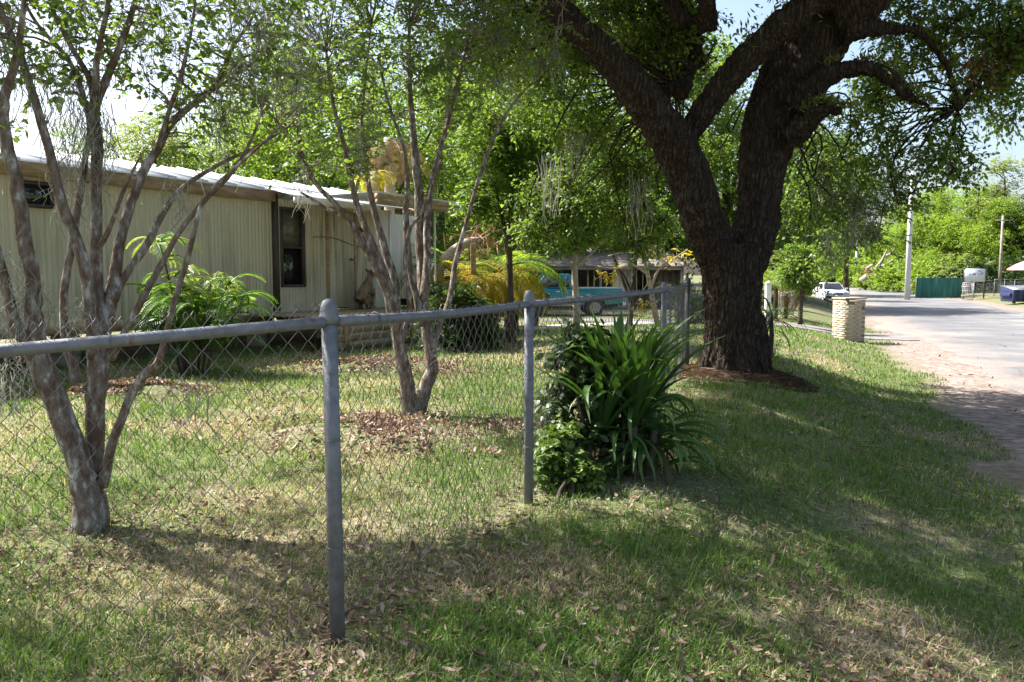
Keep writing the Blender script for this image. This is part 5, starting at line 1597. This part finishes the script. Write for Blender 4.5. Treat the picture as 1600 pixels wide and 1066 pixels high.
def fern_shrub():
    random.seed(9)
    base = at(300, 575, 11.2)
    t = thing('fern_leaf_shrub', 'bright green feathery shrub in sun against the trailer wall', 'shrub', (base[0], base[1], gzf(base[0], base[1])))
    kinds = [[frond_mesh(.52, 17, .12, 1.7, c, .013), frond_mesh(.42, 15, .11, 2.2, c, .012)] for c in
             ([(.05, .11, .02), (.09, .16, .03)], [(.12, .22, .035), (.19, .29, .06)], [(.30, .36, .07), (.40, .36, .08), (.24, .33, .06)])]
    for k, (u, v) in enumerate(((250, 380), (330, 440), (280, 430), (380, 470), (230, 450), (310, 480), (270, 470), (355, 445))):
        p = at(u, v, 11.0 + .25 * math.sin(k * 2.0)) - np.array(t.location)
        P, R = smooth_path([(p[0] * .25, p[1] * .3, -.05), (p[0] * .5, p[1] * .6, p[2] * .5), p], [.022, .016, .010], 4)
        obj('stem', MB().tube(P, R, 6), M['bark'], t, True, True)
        for i in range(35):
            f = .45 + .55 * random.random()
            q = P[min(len(P) - 1, int(f * len(P)))]
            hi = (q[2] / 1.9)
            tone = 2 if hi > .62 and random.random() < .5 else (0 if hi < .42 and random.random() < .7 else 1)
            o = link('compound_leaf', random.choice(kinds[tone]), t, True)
            s_ = .75 + .6 * random.random()
            o.location = (q[0] + random.uniform(-.08, .08), q[1] + random.uniform(-.08, .08), q[2] + random.uniform(-.05, .05)); o.scale = (s_, s_, s_)
            o.rotation_euler = (random.uniform(-.4, .4), random.uniform(.1, .8), random.random() * 6.28)
FERN = fern_shrub
shrub('dark_hedge_bush', 'dark green leafy bush behind the fence right of the porch', at(715, 530, 14.5), [mm_(705, 470, 14.5, .5, .5, .4), mm_(740, 500, 14.6, .45, .5, .4), mm_(700, 515, 14.3, .5, .4, .3), mm_(760, 520, 14.8, .3, .3, .2)], 240, 30, .11, .11, .03, 'dark', seed=4)

def frond_mesh(L, nl, leafl, droop, cols, w=.022):
    mb = MB()
    P = []
    p = np.zeros(3); a = 1.15
    seg = 18
    for i in range(seg + 1):
        P.append(p.copy()); a -= droop / seg
        p = p + np.array([math.cos(a), 0, math.sin(a)]) * L / seg
    P = np.array(P)
    mb.tube(P, np.linspace(.014, .004, seg + 1), 4, C=np.array(cols[0]) * 1.1, cap=False)
    for i in range(nl):
        t = .18 + .82 * i / nl
        k = t * seg; j = min(int(k), seg - 1)
        q = P[j] * (1 - (k - j)) + P[j + 1] * (k - j)
        T = P[j + 1] - P[j]; T /= np.linalg.norm(T)
        for s in (-1, 1):
            ll = leafl * math.sin(PI * min(1, .25 + t * .7)) * (.85 + .3 * random.random())
            d = T * .55 + np.array([0, s, 0]) * .8 + np.array([0, 0, .15])
            d /= np.linalg.norm(d)
            m1 = q + d * ll * .5 + np.array([0, 0, -.02]); m2 = q + d * ll + np.array([0, 0, -.28 * ll])
            sd = np.cross(d, [0, 0, 1]); sd /= np.linalg.norm(sd)
            sd = sd * w * .5
            c = np.array(cols[random.randrange(len(cols))]) * (.8 + .4 * random.random())
            mb.add([q, m1 - sd, m1 + sd, m2], None, [[0, 1, 2], [1, 3, 2]], c)
    return mb.mesh('frond', M['leaf'])
FERN()
def palm(name, label, base, n, scale, meshes, h=0.0, el=(.0, .7), bark='bark', r=.06, lean=(0, 0), group=None, cat='palm'):
    t = thing(name, label, cat, base, group=group)
    P, R = smooth_path([(0, 0, -.1), (lean[0] * .4, lean[1] * .4, h * .4), (lean[0] * .8, lean[1] * .8, h * .75), (lean[0], lean[1], h + .1)], [r * 1.2, r, r * .95, r * .9], 4)
    obj('trunk', MB().tube(P, R, 12, lump=.08), M[bark], t, True, True)
    for i in range(n):
        o = link('frond', random.choice(meshes), t, True)
        s = scale * (.75 + .5 * random.random())
        o.location = (lean[0], lean[1], h); o.scale = (s, s, s)
        o.rotation_euler = (random.uniform(-.3, .3), random.uniform(*el), 2 * PI * i / n * 2.4 + random.random() * .5)
    return t
GRN = [(.10, .17, .025), (.16, .24, .04), (.22, .27, .05)]
YEL = [(.42, .30, .02), (.34, .30, .03), (.50, .38, .04)]
DKG = [(.03, .065, .015), (.06, .11, .022)]
BRN = [(.20, .14, .085), (.27, .195, .125), (.16, .105, .06)]
fr_g = [frond_mesh(1.5, 34, .42, 1.7, GRN), frond_mesh(1.3, 30, .40, 2.2, GRN)]
fr_y = [frond_mesh(1.1, 28, .34, 2.4, YEL), frond_mesh(1.0, 26, .32, 2.8, YEL + GRN[2:])]
fr_d = [frond_mesh(1.0, 40, .16, 1.6, DKG, .016)]
fr_s = [frond_mesh(1.5, 26, .4, 1.3, BRN), frond_mesh(1.2, 24, .36, 1.7, BRN)]
fr_b = [frond_mesh(1.2, 26, .36, 3.2, BRN), frond_mesh(1.0, 22, .3, 3.6, BRN)]
def pg(u, v, Y):
    p = at(u, v, Y); return (p[0], p[1], gzf(p[0], p[1]))
for u, Y, s, n, lab in ((715, 18.6, 1.35, 12, 'yellow-green feather palm just right of the porch canopy'), (768, 19.4, 1.6, 15, 'tall yellow-green feather palm behind the small dark-trunked tree'), (792, 20.4, 1.3, 12, 'yellow-green feather palm nearest the truck nose')):
    palm('feather_palm', lab, pg(u, 520, Y), n, s, fr_g + fr_y[:1], 1.25, (-.1, .5), group='feather palms beside the porch')
for u, Y, lab in ((700, 17.9, 'golden-yellow low palm by the white canopy post'), (752, 18.4, 'golden-yellow low palm beside the wooden yard post'), (806, 19.4, 'golden-yellow low palm in front of the truck hood')):
    palm('golden_palm', lab, pg(u, 520, Y), 16, 1.05, fr_y, 1.2, (.3, .9), group='golden palms beside the porch')
palm('sago_palm', 'dark green sago palm in front of the shed, left of the oak trunk', pg(1068, 500, 20.5), 22, .85, fr_d, .75, (-.2, .7), r=.14)
palm('garden_palm', 'small green palm behind the white gate post right of the oak', pg(1212, 480, 30), 14, 1.35, fr_g, 1.3, (-.1, .5), r=.08)
palm('dried_palm', 'small palm with dry orange-brown drooping fronds by the picket gate', pg(1228, 480, 30.4), 12, .9, fr_b, 1.05, (.5, 1.1), r=.07)
palm('dead_frond_palm', 'tall palm with a skirt of dead tan fronds above the porch roof', pg(610, 400, 23.5), 30, 1.0, fr_s, 5.1, (.9, 1.8), 'pale_bark', .16)
palm('seed_palm', 'palm crown with golden-orange seed sprays over the lean-to roof', pg(588, 400, 20.5), 18, .62, fr_y, 3.75, (.1, 1.0), 'pale_bark', .12)
# leaning pale palm trunk by the porch
cp = thing('leaning_palm_trunk', 'curved pale bare palm trunk leaning behind the porch post', 'palm', pg(672, 470, 18.0))
P, R = trace([(664, 500, 9), (670, 462, 9), (684, 425, 9), (702, 398, 8), (728, 380, 7), (748, 376, 6)], 18.2, 19.4, 5)
obj('trunk', MB().tube(P, R, 12, lump=.08), M['pale_bark'], cp, True)
br = MB()
q = P[-1] + RNG.normal(size=(160, 3)) * .25
leaves(br, q, RNG.normal(size=(160, 3)) + np.array([0, 0, -.8]), .5, .03, palette('brown', 160))
obj('dead_fronds', br, M['litter'], cp)

def yard_post(name, label, u, Y, z1, w, mat):
    g = pg(u, 500, Y)
    t = thing(name, label, 'post', g)
    obj('shaft', MB().box((0, 0, z1 / 2 - .05), (w, w, z1 + .1)), mat, t, False, True, .006)
    obj('foot_pot', MB().lathe([(0, .02), (w * 1.5, .02), (w * 1.9, .35), (w * 2.0, .36), (w * 1.7, .34), (0, .33)], (0, 0, 0), 12), M['dark'], t, True, True)
yard_post('yard_post', 'square brown wooden post standing among the yellow palms', 740, 18.0, 2.0, .11, M['fascia'])

def planter():
    g = pg(800, 500, 21.0)
    t = thing('planter_box', 'large dark grey planter trough under the golden palms', 'planter', g)
    V = [(-.85, -.35, .28), (.85, -.35, .28), (.85, .35, .28), (-.85, .35, .28), (-.95, -.42, .85), (.95, -.42, .85), (.95, .42, .85), (-.95, .42, .85)]
    obj('trough', MB().add(V, [[0, 3, 2, 1], [0, 1, 5, 4], [1, 2, 6, 5], [2, 3, 7, 6], [3, 0, 4, 7]]), M['block2'], t, False, True, .02)
    obj('soil', MB().box((0, 0, .78), (1.8, .78, .03)), M['mulch'], t, False, True)
    for s in (-1, 1): obj('leg', MB().box((s * .6, 0, .14), (.14, .55, .28)), M['block2'], t, False, True, .01)
    for u, Y, lab in ((766, 20.0, 'brown clay pot under the golden palm'), ):
        g = pg(u, 500, Y)
        p = thing('plant_pot', lab, 'pot', g)
        obj('pot', MB().lathe([(0, 0), (.16, 0), (.24, .42), (.26, .43), (.26, .5), (.23, .5), (.2, .45), (0, .44)], (0, 0, 0), 16), M['clay'], p, True, True)
        obj('rim', MB().lathe([(.262, .42), (.285, .43), (.285, .50), (.262, .51)], (0, 0, 0), 16), M['clay'], p, True, True)
M['block2'] = pmat('dark_grey_plastic', (.06, .06, .065), (.10, .10, .105), .6)
M['clay'] = pmat('brown_clay', (.14, .07, .04), (.22, .12, .07), .8)
planter()

def small_tree(label, lists, Y, masses, ncl, lpc, cr, L, pal, bark, seed, lo=0, hi=1, group=None, name='young_tree', cat='tree', shell=.3, drp=.3):
    global RNG
    RNG = np.random.default_rng(seed + 70)
    g = pg(lists[0][0][0], lists[0][0][1], Y)
    t = thing(name, label, cat, g, group=group)
    w, lf = MB(), MB(); nP, nR = [], []
    for lst in lists:
        P, R = trace(lst, Y, Y, 4); w.tube(P, R, 10, lump=.1)
        k = len(P) // 2; nP.append(P[k:]); nR.append(R[k:])
    if masses: crown(w, lf, np.vstack(nP), np.concatenate(nR), masses, ncl, lpc, cr, L, L * .5, pal, oval=False, shell=shell, droop=drp, twig=.003, maxr=.025, sides=(5, 3), lo=lo, hi=hi)
    obj('trunk', w, M[bark], t, True)
    if masses: obj('crown', lf, M['leaf'], t)
    return t
small_tree('small dark-trunked tree with hanging leaves, standing before the planter', [[(797, 538, 13), (797, 525, 9), (798, 490, 6), (797, 440, 5), (796, 390, 5), (797, 330, 4), (800, 250, 3), (805, 170, 2)], [(797, 400, 4), (785, 340, 3), (770, 270, 2), (765, 200, 1.5)], [(798, 370, 4), (820, 310, 3), (845, 250, 2), (855, 190, 1.5)]], 16.0,
           [mm_(780, 300, 16, .7, .7, .6), mm_(840, 260, 16.3, .8, .8, .6), mm_(800, 190, 16, .9, .8, .7), mm_(760, 220, 15.8, .6), mm_(860, 330, 16.4, .5, .5, .5), mm_(740, 310, 15.8, .35, .4, .35)], 520, 34, .15, .10, 'mid', 'bark', 1, group='young trees in the yard')
small_tree('small broad-leaved tree with pale brown trunk in front of the truck', [[(901, 510, 6), (900, 470, 5.5), (898, 430, 5), (900, 395, 4), (905, 360, 3)], [(899, 425, 3), (880, 400, 2), (862, 380, 1.5)], [(900, 415, 3), (925, 395, 2), (945, 370, 1.5)]], 20.0,
           [mm_(890, 365, 20, .55, .5, .4), mm_(930, 350, 20.2, .6, .5, .5), mm_(860, 345, 20, .5, .5, .5), mm_(905, 310, 20, .8, .7, .5), mm_(960, 330, 20.5, .5, .5, .4)], 260, 26, .17, .14, 'mid', 'pale_bark', 2, group='young trees in the yard')
small_tree('thin two-stemmed dark tree between the truck and the shed', [[(984, 520, 4), (986, 480, 4), (990, 440, 3.5), (994, 395, 3), (998, 355, 2), (1000, 320, 1.5)], [(986, 475, 3), (972, 435, 2.5), (956, 395, 2), (940, 360, 1.5)], [(988, 460, 2), (975, 430, 1.5), (965, 420, 1.2)]], 21.5,
           [mm_(1000, 330, 21.5, .6, .5, .4), mm_(945, 340, 21.5, .5, .5, .4), mm_(1030, 350, 22, .5, .4, .3)], 150, 26, .16, .12, 'mid', 'bark', 3, group='young trees in the yard')
small_tree('bare pale twisted shrub with a few yellow leaves before the shed', [[(1028, 510, 4.5), (1018, 460, 4), (1010, 420, 3), (1002, 390, 2)], [(1016, 450, 2.5), (1030, 420, 2), (1052, 405, 1.4), (1075, 390, 1)], [(1012, 430, 2), (990, 415, 1.5), (960, 420, 1.2), (930, 415, .8)], [(1010, 420, 1.8), (1000, 400, 1.3), (975, 395, 1), (950, 400, .8)], [(1018, 455, 2), (1040, 445, 1.5), (1060, 455, 1)], [(1006, 405, 1.5), (1025, 385, 1.2), (1040, 380, .8)]], 19.0,
           [mm_(1050, 400, 19, .4, .3, .2), mm_(945, 425, 19, .3, .2, .2), mm_(1005, 390, 19, .3, .2, .15), mm_(1005, 480, 18.8, .2, .2, .2)], 28, 7, .10, .13, 'gold', 'pale_bark', 4, name='bare_shrub', cat='shrub')
small_tree('slim young tree with dark stem at the driveway edge, right of the oak', [[(1250, 507, 4), (1251, 480, 3.5), (1253, 450, 3), (1255, 420, 2), (1258, 390, 1.5)], [(1252, 460, 2), (1262, 435, 1.5), (1272, 410, 1)], [(1251, 455, 2), (1240, 430, 1.5), (1230, 410, 1)]], 26.5,
           [mm_(1246, 425, 26.5, .45, .5, .5), mm_(1258, 440, 26.6, .35, .4, .4), mm_(1232, 430, 26.4, .4, .4, .4), mm_(1256, 402, 26.6, .35, .4, .35), mm_(1238, 395, 26.6, .35)], 190, 26, .15, .12, 'mid', 'bark', 5, group='young trees in the yard')
# spiky hanging plant on the far side of the oak trunk
sp = thing('spiky_leaf_clump', 'drooping spiky leaves showing at the right edge of the oak trunk', 'plant', pg(1203, 560, 13.6))
V, Q = strap_leaf(.8, .045, 1.7, 0)
km = MB().add(V, Q, None, np.tile(np.array([.04, .08, .02]), (len(V), 1))).mesh('leaf', M['glossy_leaf'], True)
for i in range(34):
    o = link('leaf', km, sp, True); o.location = (0, 0, .45 + .35 * random.random()); o.rotation_euler = (0, -random.uniform(-.1, 1.1), random.random() * 6.28); o.scale = (random.uniform(.6, 1.0),) * 3
obj('stem', MB().tube([(0, 0, -.05), (.02, 0, .4), (0, .02, .8)], [.05, .04, .03], 8), M['bark'], sp, True, True)

# shrubs along the far verge and under the trees
for i, (u, Y, vt, wd, pal, lab) in enumerate((
    (640, 20.5, 452, .9, 'mid', 'low green bush behind the porch'), (560, 26, 400, 1.2, 'mid', 'green bush behind the trailer by the seed palm'),
    (1085, 26, 440, .8, 'dark', 'dark bush directly left behind the oak trunk'), (1190, 38, 395, 1.6, 'pale', 'pale green bush behind the white gate post'),
    (1240, 60, 420, 1.2, 'mid', 'green bush left of the white car'), (1255, 66, 405, 1.7, 'mid', 'tall green bush behind the slim young tree'),
    (1372, 118, 405, 4, 'lime', 'bright bush beside the leaning dead trunk'), (1345, 140, 400, 4.5, 'lime', 'bright bush behind the second concrete pole'),
    (1400, 104, 410, 4, 'lime', 'bright bush just left of the concrete pole'), (1450, 92, 400, 3.6, 'lime', 'bright bush over the left end of the green fence'), (1492, 90, 398, 3.6, 'pale', 'dry pale bush over the right end of the green fence'),
    (1535, 88, 402, 3.2, 'dark', 'dark bush behind the sign'), (1585, 90, 395, 4, 'dark', 'dark bush under the red umbrella'), (1640, 90, 395, 4, 'dark', 'dark bush at the right end of the yard fence'), (1310, 170, 410, 5, 'mid', 'far bush at the road bend'))):
    p = at(u, 450, Y); z0 = gzf(p[0], Y)
    zt = CAM_H + (428 - vt) / FPX * Y - z0
    ms = [(np.array([p[0] + wd * .5 * math.cos(k * 2.1), Y + wd * .3 * math.sin(k * 2.1), z0 + zt * (.35 + .3 * (k % 2))]), (wd * .55, wd * .5, zt * .38)) for k in range(5)]
    shrub('bush', lab, (p[0], Y), ms, 130, 34, .10 * max(1.6, wd), .05 * max(2, Y / 14), .028 * max(2, Y / 14), pal, oval=False, seed=40 + i, group='bushes beyond the lawn')

# ------------------------------------------------------------------ leaf piles, grass, fallen leaves
RNG = np.random.default_rng(77)
PILES = [(-1.75, 11.6, 1.55, .75, .16, 'long low pile of tan raked leaves in sun before the porch'), (-1.1, 6.75, 1.35, .85, .12, 'wide flattened pile of brown leaves round the foot of the smaller crape myrtle'), (-4.3, 9.3, 1.0, .6, .15, 'small leaf pile behind the large crape myrtle trunk')]
def dead_leaves(mb, P, L, tone=1.0, flatness=.35):
    n = len(P)
    D = RNG.normal(size=(n, 3)); D[:, 2] *= flatness
    D /= np.linalg.norm(D, axis=1, keepdims=True)
    Nn = RNG.normal(size=(n, 3)) * .35 + np.array([0, 0, 1]); Nn -= D * (Nn * D).sum(1, keepdims=True); Nn /= np.linalg.norm(Nn, axis=1, keepdims=True)
    S = np.cross(D, Nn)
    L = L[:, None]; W = L * (.32 + .2 * RNG.random((n, 1)))
    cu = Nn * L * RNG.uniform(-.05, .30, (n, 1)); cw = Nn * W * RNG.uniform(-.1, .55, (n, 1))
    P = P - D * L * .5
    V = np.stack([P + cu, P + D * L * .3 + S * W * .45 + cw, P + D * L * .68 + S * W * .40 + cw, P + D * L + cu, P + D * L * .68 - S * W * .40 + cw, P + D * L * .3 - S * W * .45 + cw, P + D * L * .3, P + D * L * .68], 1)
    T = np.array([[0, 1, 6], [1, 2, 7], [1, 7, 6], [2, 3, 7], [3, 4, 7], [4, 5, 6], [4, 6, 7], [5, 0, 6]])
    idx = (np.arange(n) * 8)[:, None, None] + T[None]
    c = np.array([(.080, .052, .037), (.155, .103, .072), (.255, .185, .135), (.39, .32, .25)])
    t = RNG.beta(1.5, 1.7, n) * 2.999
    i = t.astype(int); f = (t - i)[:, None]
    col = (c[i] * (1 - f) + c[np.minimum(i + 1, 3)] * f) * tone
    mb.add(V.reshape(-1, 3), None, idx.reshape(-1, 3), np.repeat(col, 8, axis=0))
for px, py, ra, rb, h, lab in PILES:
    mb = MB()
    n = 2100
    r = np.abs(RNG.normal(size=n)) * .62; a = RNG.random(n) * 2 * PI
    wob = 1 + .25 * np.sin(3 * a + px) + .12 * np.sin(7 * a)
    x = px + np.cos(a) * r * ra * wob; y = py + np.sin(a) * r * rb * wob
    x = x + (n2(x, y, 1.6, 71, 2) - .5) * 1.3; y = y + (n2(x, y, 1.6, 73, 2) - .5) * .9
    z = gz(x, y) + h * np.exp(-2.2 * r * r) * (.5 + n2(x, y, 2.2, 4, 2)) + .015 + .02 * RNG.random(n)
    dead_leaves(mb, np.stack([x, y, z], 1), .03 + .05 * RNG.random(n), 1.35, .7)
    t = thing('leaf_pile', lab, 'leaf pile', (px, py, gzf(px, py)), group='raked leaf piles in the yard')
    obj('loose_leaves', mb, M['litter'], t)
    mo = MB(); V, Q = [], []
    nr, na = 8, 32
    for i in range(nr):
        for j in range(na):
            aa = 2 * PI * j / na; rr = .75 * i / (nr - 1)
            w_ = 1 + .25 * math.sin(3 * aa + px) + .12 * math.sin(7 * aa)
            xx, yy = px + math.cos(aa) * rr * ra * w_ * .93, py + math.sin(aa) * rr * rb * w_ * .93
            V.append((xx, yy, gzf(xx, yy) + h * math.exp(-2.2 * rr * rr) * (.5 + float(n2([xx], [yy], 2.2, 4, 2)[0])) - .012 - .11 * rr ** 2))
    Q = [[i * na + j, i * na + (j + 1) % na, (i + 1) * na + (j + 1) % na, (i + 1) * na + j] for i in range(nr - 1) for j in range(na)]
    obj('mound', mo.add(V, Q), M['ground'], t, True)

def scatter(n, r0, r1, half=.80):
    lr = RNG.random(n)
    r = r0 * (r1 / r0) ** lr
    a = RNG.uniform(-half, half, n)
    return np.sin(a) * r, np.cos(a) * r, r

def keep_lawn(x, y):
    s = x * TX + y * TY; n = x * NX + y * NY
    edge = 1.6 + (n2(x, y, .8, 14, 3) - .5) * 1.4
    k = (n < edge) | ((n > 12.2) & (n < 30))
    k &= ((x - 3.03) ** 2 / 1.0 ** 2 + (y - 11.3) ** 2 / .9 ** 2) > 1
    k &= ~((s > 26) & (s < 29.4) & (n > -9))
    rel = np.stack([x - WO[0], y - WO[1]], 1)
    k &= ~(rel @ WN < -.1)
    for px, py, ra, rb, h, lab in PILES:
        k &= (((x - px) / ra) ** 2 + ((y - py) / rb) ** 2) > (.12 + .7 * RNG.random(len(x)))
    # the path
    A = np.array([-2.6, 18.2]); B = np.array([4.8, 26.4]); d = (B - A) / np.linalg.norm(B - A)
    q = np.stack([x, y], 1) - A
    k &= ~((np.abs(q[:, 0] * d[1] - q[:, 1] * d[0]) < .85) & (q @ d > 0))
    return k

def grass(n, r0, r1, name, label):
    x, y, r = scatter(n, r0, r1)
    k = keep_lawn(x, y)
    # bare and thin patches, and a worn strip along the fence
    cov = n2(x, y, 1.5, 41, 3) * .6 + n2(x, y, 6.0, 45, 2) * .4
    nn_ = x * NX + y * NY
    fs = np.exp(-((nn_ + 1.65) / .16) ** 2) * (y > 2.5) * (y < 12)
    k &= RNG.random(n) < np.clip((cov - .30) * 5.0, .32, 1) * (1 - .8 * fs)
    pl = np.exp(-(((x - .95) / .75) ** 2 + ((y - 5.4) / .42) ** 2))
    k &= RNG.random(n) > pl * 1.1
    x, y, r, cov = x[k], y[k], r[k], cov[k]
    n = len(x)
    z = gz(x, y)
    green = n2(x, y, 1.1, 51, 3)
    dry = RNG.random(n) < np.clip(.31 - (green - .5) * 3.2 - .14 * ss(7, 14, r) - .34 * ss(-1.6, -.6, x * NX + y * NY) * ss(2.6, 5, y), .08, .85)
    sc = np.clip(r / 5.5, .9, 3.6)
    h = (.028 + .045 * RNG.random(n)) * (1 + .5 * (RNG.random(n) < .08)) * np.clip(sc, 1, 1.25)
    h[dry] *= .8
    w = (.0038 + .0030 * RNG.random(n)) * sc
    az = RNG.random(n) * 2 * PI
    lean = RNG.uniform(.3, 1.35, n); lean[dry] += .35
    dx, dy = np.cos(az), np.sin(az)
    B = np.stack([x, y, z - .004], 1)
    d1 = np.stack([dx * np.sin(lean * .6), dy * np.sin(lean * .6), np.cos(lean * .6)], 1)
    d2 = np.stack([dx * np.sin(lean * 1.25), dy * np.sin(lean * 1.25), np.maximum(np.cos(lean * 1.25), -.25)], 1)
    sd = np.stack([-dy, dx, np.zeros(n)], 1) * w[:, None] * .5
    m1 = B + d1 * h[:, None] * .55
    tp = m1 + d2 * h[:, None] * .65
    tp[:, 2] = np.maximum(tp[:, 2], z + .006)
    V = np.stack([B - sd, B + sd, m1 - sd * .85, m1 + sd * .85, tp], 1).reshape(-1, 3)
    T = np.array([[0, 1, 3], [0, 3, 2], [2, 3, 4]])
    idx = (np.arange(n) * 5)[:, None, None] + T[None]
    g = np.array([(.045, .095, .017), (.095, .172, .030), (.175, .245, .060)])
    t = RNG.random(n)[:, None]
    col = np.where(t < .5, g[0] * (1 - 2 * t) + g[1] * 2 * t, g[1] * (2 - 2 * t) + g[2] * (2 * t - 1))
    st = np.array([.42, .35, .23]) * (.5 + .8 * RNG.random((n, 1))) * np.array([1, .97 + .06 * 0, .95])
    col = np.where(dry[:, None], st, col)
    mb = MB().add(V, None, idx.reshape(-1, 3), np.repeat(col, 5, axis=0))
    o = obj(name, mb, M['grass'])
    return tag(o, label, 'grass', kind='stuff')
grass(470000, 1.7, 34, 'grass', 'short green lawn grass with dry straw in it')

def litter(n):
    x, y, r = scatter(n, 1.7, 22)
    s = x * TX + y * TY; nn = x * NX + y * NY
    dens = n2(x, y, 1.3, 61, 3)
    p = np.clip((dens - .44) * 3.6, .04, 1)
    p = np.maximum(p, .9 * np.exp(-((nn + 1.65) / .25) ** 2) * (y > 2.3) * (y < 12))
    for px, py, ra, rb, h, lab in PILES: p = np.maximum(p, .9 * np.exp(-((((x - px) / ra) ** 2 + ((y - py) / rb) ** 2) - .8) * 1.6))
    p = np.maximum(p, .75 * np.exp(-(((x - 1.6) / 1.0) ** 2 + ((y - 2.9) / .22) ** 2)))
    p = np.maximum(p, .5 * np.exp(-(((x - .95) / .8) ** 2 + ((y - 5.3) / .5) ** 2)))
    p *= np.where(nn > .9, .45, 1) * (nn < 3.2) * np.where((nn > -1.4) & (y > 3.4), .55, 1)
    rel = np.stack([x - WO[0], y - WO[1]], 1)
    k = (RNG.random(n) < p) & ~(rel @ WN < 1.0)
    k &= ((x - 3.03) ** 2 + (y - 11.5) ** 2) > .7 ** 2
    x, y, r = x[k], y[k], r[k]
    n = len(x)
    P = np.stack([x, y, gz(x, y) + .012 + .022 * RNG.random(n)], 1)
    mb = MB()
    L = (.016 + .046 * RNG.random(n) ** 1.6) * np.clip(r / 8, .9, 1.6)
    dead_leaves(mb, P, L, 1.1, .5)
    tag(obj('fallen_leaves', mb, M['litter']), 'scattered fallen brown leaves and bark scraps over the lawn', 'leaf litter', kind='stuff')
litter(66000)

def big_leaves():
    mb = MB()
    n = 330
    x = np.concatenate([RNG.normal(1.55, .42, n // 2), RNG.uniform(-.9, 2.6, n - n // 2)]); y = np.concatenate([RNG.normal(2.85, .16, n // 2), RNG.uniform(2.3, 4.2, n - n // 2)])
    P = np.stack([x, y, gz(x, y) + .02 + .02 * RNG.random(n)], 1)
    dead_leaves(mb, P, .035 + .045 * RNG.random(n), 1.0, .9)
    tag(obj('bark_and_leaf_scraps', mb, M['litter']), 'larger curled brown leaves and bark scraps near the bottom of the lawn', 'leaf litter', kind='stuff')
big_leaves()
# twigs and moss scraps on the grass
tw = MB()
for i in range(260):
    x, y, r = scatter(1, 1.8, 9)
    x, y = float(x[0]), float(y[0])
    if x * NX + y * NY > 1.2: continue
    a = random.random() * 6.28; l = random.uniform(.05, .22)
    z = gzf(x, y) + .018
    P = [(x, y, z), (x + math.cos(a) * l * .5, y + math.sin(a) * l * .5, z + random.uniform(.0, .02)), (x + math.cos(a + .3) * l, y + math.sin(a + .3) * l, z)]
    tw.tube(P, [.0025, .002, .001], 4)
tag(obj('twig_scatter', tw, M['pale_bark']), 'thin dry twigs scattered on the lawn', 'twigs', kind='stuff')
